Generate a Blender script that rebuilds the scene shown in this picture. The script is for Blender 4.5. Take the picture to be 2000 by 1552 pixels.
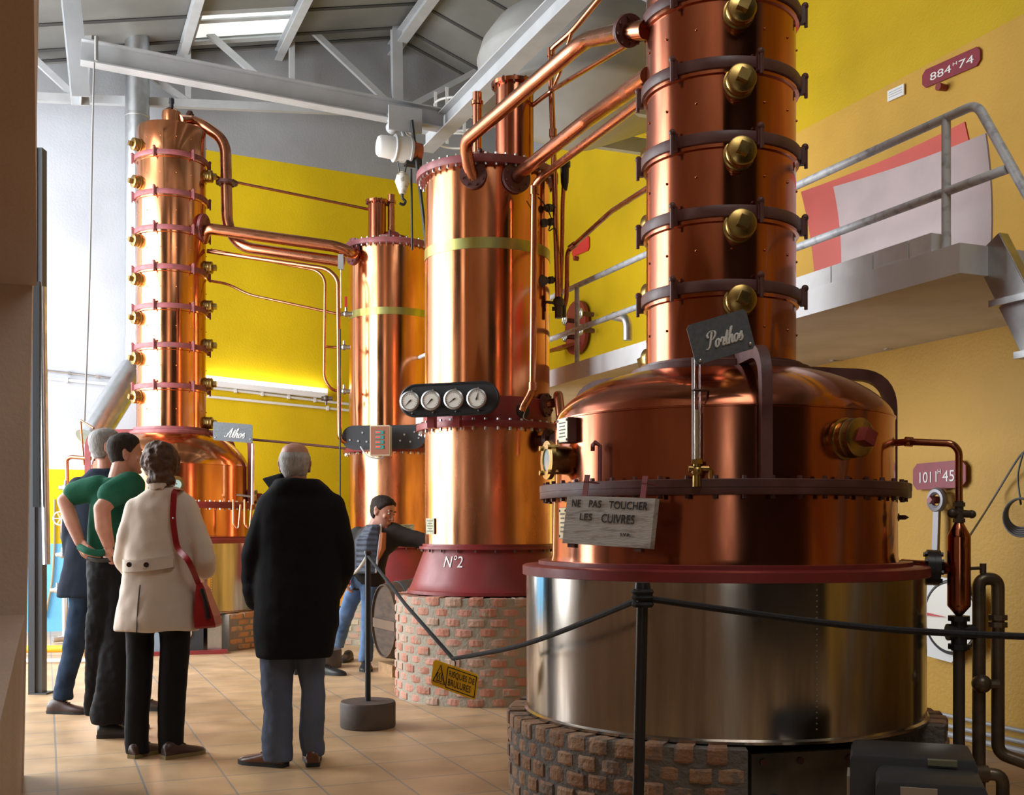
import bpy, math, random
from mathutils import Vector, Matrix, noise
random.seed(7)
for o in list(bpy.data.objects): bpy.data.objects.remove(o)
SC = bpy.context.scene
COL = SC.collection
PI = math.pi
# ------------------------------------------------------------------ camera, world, big lights, exposure
F, CH, HOR = 2200.0, 1.28, 1030.0          # focal length in pixels of the 2000x1552 frame, lens height, horizon row
TH = math.radians(22.5); CT, ST = math.cos(TH), math.sin(TH)
cd = bpy.data.cameras.new('camera'); cam = bpy.data.objects.new('camera', cd); COL.objects.link(cam)
cd.sensor_width = 36; cd.lens = F/2000*36; cd.shift_y = (HOR-776)/2000; cd.clip_start = .05
cam.location = (0, 0, CH); cam.rotation_euler = (PI/2, 0, 0); SC.camera = cam
SC.view_settings.view_transform = 'Standard'; SC.view_settings.look = 'None'
SC.view_settings.gamma = 1; SC.view_settings.exposure = -0.25; SC.view_settings.use_curve_mapping = False
w = bpy.data.worlds.new('overcast_sky'); SC.world = w; w.use_nodes = True
w.node_tree.nodes['Background'].inputs[0].default_value = (.82, .90, 1, 1)
w.node_tree.nodes['Background'].inputs[1].default_value = 1.2

def RW(n, u, z=0.0):                        # room axes: n towards the right wall, u towards the back wall
    return Vector((n*CT-u*ST, n*ST+u*CT, z))
NV, UV, ZV = Vector((CT, ST, 0)), Vector((-ST, CT, 0)), Vector((0, 0, 1))
def P(px, py, Y): return Vector(((px-1000)/F*Y, Y, CH+(HOR-py)/F*Y))
def pn(px, py, n):
    q = (px-1000)/F; return P(px, py, n/(q*CT+ST))
def pu(px, py, u):
    q = (px-1000)/F; return P(px, py, u/(CT-q*ST))

def area(name, loc, direction, sx, sy, power, color=(1, 1, 1)):
    l = bpy.data.lights.new(name, 'AREA'); l.shape = 'RECTANGLE'; l.size = sx; l.size_y = sy; l.energy = power; l.color = color
    o = bpy.data.objects.new(name, l); COL.objects.link(o); o.location = loc
    o.rotation_euler = Vector(direction).to_track_quat('-Z', 'Y').to_euler(); return o
# daylight through the tall opening in the left wall, plus three added fill lamps out of view
area('daylight_left_opening', RW(-3.12, 11.3, 3.45), NV, 7.2, 6.2, 1600, (.93, .97, 1))
area('fill_over_camera', RW(1.8, 1.0, 6.9), (0, 0, -1), 2.6, 3.0, 105, (1, .97, .93))  # added frontal fill from above the camera, no known roof light there
area('added_eave_fill', RW(-1.85, 11.0, 6.62), (.21*CT, .21*ST, -1), 1.7, 6.8, 260, (.95, .98, 1))  # added unseen light, carries the left highlight up the far column
area('fill_behind_camera', RW(-1.2, -2.85, 1.9), UV, 1.0, 2.2, 6, (1, .95, .88))  # added weak fill from behind the camera

# ------------------------------------------------------------------ mesh helper
def frame(d):
    d = d.normalized(); a = Vector((0, 0, 1)) if abs(d.z) < .95 else Vector((1, 0, 0))
    x = a.cross(d).normalized(); return x, d.cross(x).normalized()
def wl(o):
    v = Vector((0, 0, 0))
    while o: v += o.location; o = o.parent
    return v
def catmull(pts, k=6, closed=False):
    pts = [Vector(p) for p in pts]; n = len(pts); out = []
    for i in range(n if closed else n-1):
        g = (lambda j: pts[j % n]) if closed else (lambda j: pts[max(0, min(n-1, j))])
        a, b, c, d = g(i-1), g(i), g(i+1), g(i+2)
        for t in range(k):
            s = t/k
            out.append(.5*((2*b)+(c-a)*s+(2*a-5*b+4*c-d)*s*s+(3*b-a-3*c+d)*s**3))
    if not closed: out.append(pts[-1])
    return out
def fillet(pts, r, k=6):
    pts = [Vector(p) for p in pts]; out = [pts[0]]
    for i in range(1, len(pts)-1):
        p, a, b = pts[i], pts[i-1]-pts[i], pts[i+1]-pts[i]
        rr = min(r, a.length*.48, b.length*.48); s, e = p+a.normalized()*rr, p+b.normalized()*rr
        for t in range(k+1):
            q = t/k; out.append(s*(1-q)**2+p*2*q*(1-q)+e*q*q)
    out.append(pts[-1]); return out
class MB:
    def __init__(s): s.v, s.f, s.a = [], [], []
    def add(s, v, f, val=.5):
        k = len(s.v); s.v += [Vector(p) for p in v]; s.f += [tuple(i+k for i in q) for q in f]; s.a += [val]*len(f); return s
    def box(s, c, size, ax=None, val=.5):
        ax = ax or (Vector((1, 0, 0)), Vector((0, 1, 0)), ZV); c = Vector(c)
        h = [ax[i]*size[i]/2 for i in range(3)]
        v = [c+h[0]*i+h[1]*j+h[2]*k for k in (-1, 1) for j in (-1, 1) for i in (-1, 1)]
        if ax[0].cross(ax[1]).dot(ax[2]) < 0: fl = lambda q: q[::-1]
        else: fl = lambda q: q
        return s.add(v, [fl(q) for q in [(0, 2, 3, 1), (4, 5, 7, 6), (0, 1, 5, 4), (2, 6, 7, 3), (0, 4, 6, 2), (1, 3, 7, 5)]], val)
    def loft(s, rings, caps=True, closed=False, val=.5):
        n = len(rings[0]); v = [p for r in rings for p in r]; f = []
        m = len(rings)
        for i in range(m if closed else m-1):
            for j in range(n):
                a, b = i*n+j, i*n+(j+1) % n; c, d = ((i+1) % m)*n+(j+1) % n, ((i+1) % m)*n+j
                f.append((a, b, c, d))
        if caps and not closed: f += [tuple(range(n))[::-1], tuple((m-1)*n+j for j in range(n))]
        return s.add(v, f, val)
    def cone(s, p0, p1, r0, r1=None, seg=16, val=.5):
        return s.tube([p0, p1], [r0, r0 if r1 is None else r1], seg, val=val)
    def tube(s, pts, r, seg=10, closed=False, val=.5):
        pts = [Vector(p) for p in pts]; n = len(pts); rr = r if isinstance(r, (list, tuple)) else [r]*n
        rings = []; x = None
        for i in range(n):
            if closed: d = pts[(i+1) % n]-pts[i-1]
            else: d = pts[min(i+1, n-1)]-pts[max(i-1, 0)]
            if d.length < 1e-9: d = Vector((0, 0, 1))
            d.normalize()
            if x is None: x, y = frame(d)
            else:
                x = (x-d*x.dot(d))
                x = x.normalized() if x.length > 1e-6 else frame(d)[0]
                y = d.cross(x)
            rings.append([pts[i]+(x*math.cos(t)+y*math.sin(t))*rr[i] for t in (2*PI*k/seg for k in range(seg))])
        return s.loft(rings, True, closed, val)
    def lathe(s, c, prof, seg=64, axis=None, val=.5):
        c = Vector(c); ax = (axis or ZV).normalized()
        if abs(ax.z) > .99: x, y = Vector((1, 0, 0)), Vector((0, 1, 0))*(1 if ax.z > 0 else -1)
        else: x, y = frame(ax)
        rings = [[c+ax*z+(x*math.cos(t)+y*math.sin(t))*max(r, 1e-4) for t in (2*PI*k/seg for k in range(seg))] for r, z in prof]
        return s.loft(rings, True, False, val)
    def ell(s, c, r, ax=None, seg=14, rings=9, val=.5):
        c = Vector(c); ax = ax or (Vector((1, 0, 0)), Vector((0, 1, 0)), ZV); r = r if isinstance(r, (tuple, list)) else (r, r, r)
        L = []
        for i in range(rings+1):
            t = PI*(i/rings)-PI/2; t = max(-PI/2+.02, min(PI/2-.02, t))
            L.append([c+ax[0]*r[0]*math.cos(t)*math.cos(q)+ax[1]*r[1]*math.cos(t)*math.sin(q)+ax[2]*r[2]*math.sin(t) for q in (2*PI*k/seg for k in range(seg))])
        return s.loft(L, True, False, val)
    def torus(s, c, axis, R, r, seg=32, rs=8, val=.5):
        x, y = frame(Vector(axis)); c = Vector(c)
        return s.tube([c+(x*math.cos(t)+y*math.sin(t))*R for t in (2*PI*k/seg for k in range(seg))], r, rs, True, val)
    def prism(s, pts, vec, val=.5):
        pts = [Vector(p) for p in pts]; vec = Vector(vec)
        return s.loft([pts, [p+vec for p in pts]], True, False, val)
    def bolts(s, c, R, z, n, r=.012, h=.014, ph=0, axis=None):
        for k in range(n):
            t = 2*PI*k/n+ph; p = Vector(c)+Vector((math.cos(t)*R, math.sin(t)*R, z)); s.cone(p, p+ZV*h, r, r*.9, 6)
        return s
    def capsule(s, p0, p1, r0, r1=None, seg=12):
        r1 = r0 if r1 is None else r1; p0, p1 = Vector(p0), Vector(p1)
        s.cone(p0, p1, r0, r1, seg); s.ell(p0, r0, seg=seg, rings=8); return s.ell(p1, r1, seg=seg, rings=8)
    def limb(s, pts, rad, seg=14):
        for i in range(len(pts)-1): s.capsule(pts[i], pts[i+1], rad[i], rad[i+1], seg)
        return s
    def remesh(s, vox, smooth=5, wrinkle=0, wf=9.0):
        me = bpy.data.meshes.new('t'); me.from_pydata([tuple(p) for p in s.v], [], s.f); me.update()
        o = bpy.data.objects.new('t', me); COL.objects.link(o)
        m = o.modifiers.new('r', 'REMESH'); m.mode = 'VOXEL'; m.voxel_size = vox
        if smooth: m = o.modifiers.new('s', 'SMOOTH'); m.iterations = smooth; m.factor = .5
        dg = bpy.context.evaluated_depsgraph_get(); e = o.evaluated_get(dg); q = bpy.data.meshes.new_from_object(e)
        s.v = [Vector(p.co) for p in q.vertices]
        if wrinkle:
            s.v = [p+pp.normal*wrinkle*(noise.noise(Vector((p.x*wf, p.y*wf, p.z*wf*.45)))+.5*noise.noise(p*wf*2.3)) for p, pp in zip(s.v, q.vertices)]
        s.f = [tuple(p.vertices) for p in q.polygons]; s.a = [.5]*len(s.f)
        bpy.data.objects.remove(o); bpy.data.meshes.remove(me); bpy.data.meshes.remove(q); return s
    def build(s, name, mat, parent=None, smooth=True, sharp=38, label=None, origin=None):
        me = bpy.data.meshes.new(name)
        if parent: off = wl(parent); loc = Vector((0, 0, 0))
        else:
            lo = Vector([min(p[i] for p in s.v) for i in range(3)]); hi = Vector([max(p[i] for p in s.v) for i in range(3)])
            off = loc = Vector(origin) if origin else Vector(((lo.x+hi.x)/2, (lo.y+hi.y)/2, lo.z))
        me.from_pydata([tuple(p-off) for p in s.v], [], s.f)
        if len(set(s.a)) > 1:
            at = me.attributes.new('rnd', 'FLOAT', 'FACE'); at.data.foreach_set('value', s.a)
        if smooth:
            me.polygons.foreach_set('use_smooth', [True]*len(me.polygons)); me.set_sharp_from_angle(angle=math.radians(sharp))
        me.materials.append(mat); me.update()
        o = bpy.data.objects.new(name, me); COL.objects.link(o); o.location = loc
        if parent: o.parent = parent
        if label: o['label'] = label
        return o
def bolt_ring(parent, mat, c, R, z, n, r, h):           # every bolt its own part, sharing one mesh
    first = None
    for k in range(n):
        t = 2*PI*k/n
        if first is None:
            m = MB(); m.cone(Vector(c)+Vector((R, 0, z)), Vector(c)+Vector((R, 0, z+h)), r, r*.9, 6); first = m.build('bolt', mat, parent, smooth=False); continue
        o = first.copy(); COL.objects.link(o); o.parent = parent; o.rotation_euler = (0, 0, t)
def tag(o, label, cat, group=None, kind=None):
    o['label'] = label; o['category'] = cat
    if group: o['group'] = group
    if kind: o['kind'] = kind
    return o
def thing(name, label, cat, loc, group=None):
    o = bpy.data.objects.new(name, None); COL.objects.link(o); o.location = Vector(loc); o.empty_display_size = .1
    return tag(o, label, cat, group)
def struct(o): o['kind'] = 'structure'; return o
def textmb(s, size=1.0, extr=.02):
    c = bpy.data.curves.new('t', 'FONT'); c.body = s; c.size = size; c.extrude = extr; c.resolution_u = 3
    o = bpy.data.objects.new('t', c); COL.objects.link(o)
    dg = bpy.context.evaluated_depsgraph_get(); q = bpy.data.meshes.new_from_object(o.evaluated_get(dg))
    v = [Vector(p.co) for p in q.vertices]; f = [tuple(p.vertices) for p in q.polygons]
    bpy.data.objects.remove(o); bpy.data.curves.remove(c); bpy.data.meshes.remove(q); return v, f
def fit(v, x0, y0, x1, y1):                  # scale flat lettering into a rectangle of its panel
    ax = min(p.x for p in v); bx = max(p.x for p in v); ay = min(p.y for p in v); by = max(p.y for p in v)
    return [Vector((x0+(p.x-ax)/(bx-ax)*(x1-x0), y0+(p.y-ay)/(by-ay)*(y1-y0), p.z)) for p in v]
class Panel:                                 # a flat board from its corners TL, TR, BL ; (s,t,w) in units of its width, height, metres
    def __init__(s, TL, TR, BL):
        s.o = Vector(BL); s.X = Vector(TR)-Vector(TL); s.Y = Vector(TL)-Vector(BL); s.N = s.X.cross(s.Y).normalized()
    def at(s, a, b, wz=0): return s.o+s.X*a+s.Y*b+s.N*wz
    def slab(s, mb, th, cut=0, a0=0, a1=1, b0=0, b1=1, wz=0):
        q = [(a0, b0), (a1, b0), (a1, b1), (a0, b1)]
        if cut:
            W, H = s.X.length, s.Y.length; q2 = []
            for (a, b), (da, db) in zip(q, [(1, 1), (-1, 1), (-1, -1), (1, -1)]):
                A, B = (a+da*cut/W, b), (a, b+db*cut/H)
                q2 += [B, A] if da*db > 0 else [A, B]
            q = q2
        mb.prism([s.at(a, b, wz-th) for a, b in q], s.N*th); return mb
    def text(s, mb, st, x0, y0, x1, y1, wz=.001, th=.002):
        v, f = textmb(st); v = fit(v, x0, y0, x1, y1); zz = max(p.z for p in v)
        mb.add([s.at(p.x, p.y, wz+(th if p.z > 0 else 0)) for p in v], f); return mb
    def stroke(s, mb, pts, wd, wz=.002, closed=False):
        mb.tube([s.at(a, b, wz) for a, b in pts], wd, 6, closed); return mb
    def frameline(s, mb, a0, b0, a1, b1, wd, wz=.001):
        W, H = s.X.length, s.Y.length
        for q in [(a0, b0, a1, b0+wd/H), (a0, b1-wd/H, a1, b1), (a0, b0, a0+wd/W, b1), (a1-wd/W, b0, a1, b1)]:
            s.slab(mb, .001, 0, q[0], q[2], q[1], q[3], wz)
        return mb
GL = {'P': ([[(.75, 2), (.62, 1.2), (.45, .4), (.15, 0), (-.15, .12)], [(.15, 1.35), (0, 1.75), (.5, 2.1), (1.15, 2), (1.35, 1.6), (1, 1.1), (.6, 1.05)]], 1.35),
      'A': ([[(-.2, .25), (0, 0), (.35, .3), (.8, 1.3), (1.2, 2)], [(1.2, 2), (1.1, 1), (1.05, .1), (1.25, 0), (1.45, .2)], [(.2, .8), (.7, .7), (1.3, .85)]], 1.5),
      'o': ([[(.6, .8), (.4, 1), (.12, .75), (.08, .3), (.28, 0), (.55, .2), (.65, .65), (.6, .9), (.95, .8)]], .85),
      'r': ([[(0, .5), (.25, 1.02), (.3, .85), (.6, .98), (.55, .7), (.45, .15), (.6, 0), (.8, .2)]], .75),
      't': ([[(0, .4), (.4, 1.7), (.28, .8), (.22, .2), (.4, 0), (.65, .25)], [(.05, 1.05), (.6, 1.1)]], .6),
      'h': ([[(0, .4), (.4, 1.6), (.48, 2), (.3, 1.7), (.12, .7), (.05, 0)], [(.08, .45), (.4, 1), (.6, .9), (.52, .25), (.65, 0), (.9, .25)]], .88),
      's': ([[(0, .3), (.35, 1.1), (.4, .75), (.55, .35), (.35, 0), (.05, .15)]], .7)}
def script(panel, mb, word, x0, y0, x1, y1, pen):
    S, x = [], 0
    for ch in word:
        g, wd = GL[ch]
        for st in g: S.append([(x+a+b*.32, b) for a, b in st])
        x += wd
    xs = [a for st in S for a, b in st]; ys = [b for st in S for a, b in st]
    for st in S:
        q = [(x0+(a-min(xs))/(max(xs)-min(xs))*(x1-x0), y0+(b-min(ys))/(max(ys)-min(ys))*(y1-y0)) for a, b in st]
        c = catmull([panel.at(a, b, .0015) for a, b in q], 5)
        rad = []
        for i in range(len(c)):
            d = (c[min(i+1, len(c)-1)]-c[max(i-1, 0)]).normalized(); rad.append(pen*(.35+.9*abs(d.dot(panel.Y.normalized()))**2))
        mb.tube(c, rad, 6)
    return mb
# ------------------------------------------------------------------ materials
def M(name, color, rough=.5, metal=0, c2=None, scale=4, stretch=(1, 1, 1), bump=0, bscale=40, r2=None, spec=.5, emit=0, lo=.35, hi=.65, coat=0, detail=6):
    m = bpy.data.materials.new(name); m.use_nodes = True; N = m.node_tree; b = N.nodes['Principled BSDF']
    b.inputs['Base Color'].default_value = (*color, 1); b.inputs['Roughness'].default_value = rough; b.inputs['Metallic'].default_value = metal
    b.inputs['Specular IOR Level'].default_value = spec
    if coat: b.inputs['Coat Weight'].default_value = coat; b.inputs['Coat Roughness'].default_value = .15
    if emit: b.inputs['Emission Color'].default_value = (*color, 1); b.inputs['Emission Strength'].default_value = emit
    tc = N.nodes.new('ShaderNodeTexCoord'); mp = N.nodes.new('ShaderNodeMapping'); mp.inputs['Scale'].default_value = stretch
    N.links.new(tc.outputs['Object'], mp.inputs['Vector'])
    if c2 or r2 is not None:
        t = N.nodes.new('ShaderNodeTexNoise'); t.inputs['Scale'].default_value = scale; t.inputs['Detail'].default_value = detail
        N.links.new(mp.outputs[0], t.inputs['Vector'])
        mr = N.nodes.new('ShaderNodeMapRange'); mr.inputs['From Min'].default_value = lo; mr.inputs['From Max'].default_value = hi
        N.links.new(t.outputs[0], mr.inputs['Value'])
        if c2:
            mx = N.nodes.new('ShaderNodeMix'); mx.data_type = 'RGBA'; mx.inputs[6].default_value = (*color, 1); mx.inputs[7].default_value = (*c2, 1)
            N.links.new(mr.outputs[0], mx.inputs[0]); N.links.new(mx.outputs[2], b.inputs['Base Color'])
        if r2 is not None:
            q = N.nodes.new('ShaderNodeMapRange'); q.inputs['To Min'].default_value = rough; q.inputs['To Max'].default_value = r2
            N.links.new(mr.outputs[0], q.inputs['Value']); N.links.new(q.outputs[0], b.inputs['Roughness'])
    if bump:
        t2 = N.nodes.new('ShaderNodeTexNoise'); t2.inputs['Scale'].default_value = bscale; t2.inputs['Detail'].default_value = 5
        N.links.new(mp.outputs[0], t2.inputs['Vector'])
        bp = N.nodes.new('ShaderNodeBump'); bp.inputs['Strength'].default_value = bump; bp.inputs['Distance'].default_value = .01
        N.links.new(t2.outputs[0], bp.inputs['Height']); N.links.new(bp.outputs[0], b.inputs['Normal'])
    return m
COPPER = M('polished_copper', (.80, .36, .17), .10, 1, (.55, .19, .08), 2.2, (2.5, 2.5, .55), r2=.22, bump=.035, bscale=3)
COPPERW = M('worn_copper', (.80, .38, .20), .16, 1, (.50, .20, .10), 3.0, (2.2, 2.2, .5), r2=.36, bump=.04, bscale=4)
COPDARK = M('dark_copper', (.52, .19, .10), .10, 1, (.34, .095, .05), 2.4, (2, 2, .4), r2=.26, bump=.03, bscale=3)
PIPEC = M('copper_pipe', (.60, .25, .13), .18, 1, (.42, .16, .09), 6, (1, 1, 1), r2=.32)
BRASS = M('brass', (.52, .35, .12), .22, 1, (.34, .22, .07), 8, r2=.4)
BRASSG = M('tarnished_brass_band', (.45, .42, .12), .3, 1, (.30, .30, .12), 8, (1, 1, .5), r2=.5)
STEEL = M('brushed_steel', (.58, .54, .50), .12, 1, (.36, .31, .26), 2.5, (4, 4, .35), r2=.26, bump=.02, bscale=3)
GALV = M('galvanised_steel', (.62, .63, .64), .28, 1, (.48, .49, .50), 9, r2=.42)
DKIRON = M('dark_oxide_paint', (.085, .030, .026), .42, 0, (.13, .05, .045), 9, r2=.6, bump=.08, bscale=60, spec=.5)
PINKIRON = M('faded_oxide_paint', (.30, .075, .085), .42, 0, (.20, .06, .06), 12, r2=.6, bump=.08, bscale=60)
REDIRON = M('dark_red_paint', (.27, .028, .030), .34, 0, (.20, .025, .025), 5, r2=.5, bump=.05, bscale=50)
GREYP = M('grey_white_paint', (.44, .45, .46), .5, 0, (.36, .37, .38), 3, bump=.04)
RAILP = M('grey_rail_paint', (.58, .61, .65), .42, 0, (.25, .27, .30), 22, lo=.5, hi=.75)
WHITEP = M('white_paint', (.80, .80, .79), .5)
BLACKP = M('black_paint', (.018, .019, .022), .38, 0, bump=.05)
BLACKM = M('black_board', (.03, .033, .038), .45)
GLASSW = M('dial_face', (.80, .79, .72), .25)
PLQ = M('tank_plate_red', (.27, .014, .034), .5, 0, (.21, .014, .028), 14)
PLQ2 = M('bright_red_plate', (.60, .03, .03), .5)
WHITEL = M('white_lettering', (.82, .82, .80), .6)
BLACKL = M('black_lettering', (.012, .012, .014), .6)
SIGNY = M('sign_yellow', (.92, .52, .01), .4, 0, (.80, .44, .01), 20, lo=.55, hi=.8)
WOOD = M('weathered_board', (.50, .47, .44), .8, 0, (.20, .15, .12), 9, (1, 1, 5), bump=.3, bscale=30, lo=.5, hi=.72)
OAK = M('dark_oak', (.10, .06, .035), .6, 0, (.05, .03, .02), 6, (1, 1, 4), bump=.2)
ROPEM = M('dark_rope', (.022, .022, .026), .85, bump=.5, bscale=90)
ROPEW = M('pale_cord', (.50, .46, .40), .85)
TANKP = M('off_white_tank', (.36, .36, .345), .5, 0, (.30, .29, .27), 2, bump=.02)
GLASS = bpy.data.materials.new('clear_glass'); GLASS.use_nodes = True
_b = GLASS.node_tree.nodes['Principled BSDF']; _b.inputs['Transmission Weight'].default_value = 1; _b.inputs['Roughness'].default_value = .02; _b.inputs['IOR'].default_value = 1.3
LIGHTM = M('lit_tube', (1, 1, .97), .5, emit=3.0)
CABLE = M('black_cable', (.02, .02, .022), .6)
DARKBOX = M('dark_grey_plastic', (.035, .038, .042), .42, 0, bump=.06, bscale=120)

def wallmat(name, stops, bump=.12):
    """stops: function building colour from room coordinates; list of (kind, value..., colour)"""
    m = bpy.data.materials.new(name); m.use_nodes = True; N = m.node_tree; L = N.links; b = N.nodes['Principled BSDF']
    b.inputs['Roughness'].default_value = .55; b.inputs['Specular IOR Level'].default_value = .3
    g = N.nodes.new('ShaderNodeNewGeometry'); sx = N.nodes.new('ShaderNodeSeparateXYZ'); L.new(g.outputs['Position'], sx.inputs[0])
    def dot(vec):
        d = N.nodes.new('ShaderNodeVectorMath'); d.operation = 'DOT_PRODUCT'; d.inputs[1].default_value = vec; L.new(g.outputs['Position'], d.inputs[0]); return d.outputs['Value']
    prev = None
    for kind, vec, thr, colr in stops:
        if prev is None: prev = colr; first = True; continue
        mt = N.nodes.new('ShaderNodeMath'); mt.operation = 'GREATER_THAN'; mt.inputs[1].default_value = thr; L.new(dot(vec), mt.inputs[0]); fac = mt.outputs[0]
        if kind == 'and':
            (v2, t2) = extra_and.pop(0)
            m2 = N.nodes.new('ShaderNodeMath'); m2.operation = 'GREATER_THAN'; m2.inputs[1].default_value = t2; L.new(dot(v2), m2.inputs[0])
            m3 = N.nodes.new('ShaderNodeMath'); m3.operation = 'MULTIPLY'; L.new(fac, m3.inputs[0]); L.new(m2.outputs[0], m3.inputs[1]); fac = m3.outputs[0]
        mx = N.nodes.new('ShaderNodeMix'); mx.data_type = 'RGBA'; L.new(fac, mx.inputs[0])
        if isinstance(prev, tuple): mx.inputs[6].default_value = (*prev, 1)
        else: L.new(prev, mx.inputs[6])
        mx.inputs[7].default_value = (*colr, 1); prev = mx.outputs[2]
    t = N.nodes.new('ShaderNodeTexNoise'); t.inputs['Scale'].default_value = 1.3; t.inputs['Detail'].default_value = 8; L.new(g.outputs['Position'], t.inputs['Vector'])
    mr = N.nodes.new('ShaderNodeMapRange'); mr.inputs['From Min'].default_value = .3; mr.inputs['From Max'].default_value = .7; mr.inputs['To Min'].default_value = .86; mr.inputs['To Max'].default_value = 1.04
    L.new(t.outputs[0], mr.inputs['Value'])
    mu = N.nodes.new('ShaderNodeMix'); mu.data_type = 'RGBA'; mu.blend_type = 'MULTIPLY'; mu.inputs[0].default_value = 1
    if isinstance(prev, tuple): mu.inputs[6].default_value = (*prev, 1)
    else: L.new(prev, mu.inputs[6])
    L.new(mr.outputs[0], mu.inputs[7]); L.new(mu.outputs[2], b.inputs['Base Color'])
    t2 = N.nodes.new('ShaderNodeTexNoise'); t2.inputs['Scale'].default_value = 45; t2.inputs['Detail'].default_value = 6; L.new(g.outputs['Position'], t2.inputs['Vector'])
    bp = N.nodes.new('ShaderNodeBump'); bp.inputs['Strength'].default_value = bump; bp.inputs['Distance'].default_value = .02; L.new(t2.outputs[0], bp.inputs['Height']); L.new(bp.outputs[0], b.inputs['Normal'])
    return m
YEL = (.66, .465, .004); MUS = (.60, .35, .06); WHT = (.47, .49, .53); GRY = (.34, .345, .36); BLU = (.16, .50, .86)
extra_and = [(tuple(NV), 1.46)]
# back wall: blue dado, low yellow band, white field; right of the still yellow to the tall line, grey above
m_back = wallmat('back_wall_paint', [('b', 0, 0, BLU), ('g', tuple(ZV), 1.08, YEL), ('g', tuple(ZV), 2.0, WHT), ('g', tuple(NV), 1.46, YEL), ('and', tuple(ZV+NV*.036), 6.24, GRY), ('g', tuple(ZV-NV*.1), 6.5, GRY)])
extra_and = [(tuple(-UV), -9.8)]
m_right = wallmat('right_wall_paint', [('b', 0, 0, (.58, .385, .003)), ('and', tuple(-ZV), -4.86, (.62, .36, .055)), ('g', tuple(ZV), 6.32, GRY)])
m_low = wallmat('lower_wall_paint', [('b', 0, 0, MUS)], .25)
m_plain = wallmat('dim_wall_paint', [('b', 0, 0, (.030, .025, .022))], .2)
m_near = wallmat('near_wall_paint', [('b', 0, 0, (.62, .49, .40))], .25)

def tilemat():
    m = bpy.data.materials.new('terracotta_floor_tiles'); m.use_nodes = True; N = m.node_tree; L = N.links; b = N.nodes['Principled BSDF']
    g = N.nodes.new('ShaderNodeNewGeometry'); mp = N.nodes.new('ShaderNodeMapping'); mp.vector_type = 'POINT'
    mp.inputs['Rotation'].default_value = (0, 0, -TH); L.new(g.outputs['Position'], mp.inputs['Vector'])
    br = N.nodes.new('ShaderNodeTexBrick'); br.offset = 0; br.squash = 1
    br.inputs['Scale'].default_value = 1; br.inputs['Brick Width'].default_value = .40; br.inputs['Row Height'].default_value = .42
    br.inputs['Mortar Size'].default_value = .006; br.inputs['Mortar Smooth'].default_value = .1; br.inputs['Bias'].default_value = 0
    br.inputs['Color1'].default_value = (.58, .385, .215, 1); br.inputs['Color2'].default_value = (.50, .325, .18, 1); br.inputs['Mortar'].default_value = (.28, .25, .22, 1)
    ad = N.nodes.new('ShaderNodeVectorMath'); ad.operation = 'ADD'; ad.inputs[1].default_value = (-.055, -.05, 0)
    L.new(mp.outputs[0], ad.inputs[0]); L.new(ad.outputs[0], br.inputs['Vector'])
    t = N.nodes.new('ShaderNodeTexNoise'); t.inputs['Scale'].default_value = 3.5; t.inputs['Detail'].default_value = 8; L.new(g.outputs['Position'], t.inputs['Vector'])
    mr = N.nodes.new('ShaderNodeMapRange'); mr.inputs['From Min'].default_value = .3; mr.inputs['From Max'].default_value = .7; mr.inputs['To Min'].default_value = .75; mr.inputs['To Max'].default_value = 1.12; L.new(t.outputs[0], mr.inputs['Value'])
    mu = N.nodes.new('ShaderNodeMix'); mu.data_type = 'RGBA'; mu.blend_type = 'MULTIPLY'; mu.inputs[0].default_value = 1; L.new(br.outputs['Color'], mu.inputs[6]); L.new(mr.outputs[0], mu.inputs[7])
    L.new(mu.outputs[2], b.inputs['Base Color'])
    r = N.nodes.new('ShaderNodeMapRange'); r.inputs['To Min'].default_value = .28; r.inputs['To Max'].default_value = .5; L.new(t.outputs[0], r.inputs['Value']); L.new(r.outputs[0], b.inputs['Roughness'])
    bp = N.nodes.new('ShaderNodeBump'); bp.inputs['Strength'].default_value = .3; bp.inputs['Distance'].default_value = .006; bp.invert = True; L.new(br.outputs['Fac'], bp.inputs['Height']); L.new(bp.outputs[0], b.inputs['Normal'])
    return m
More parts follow.
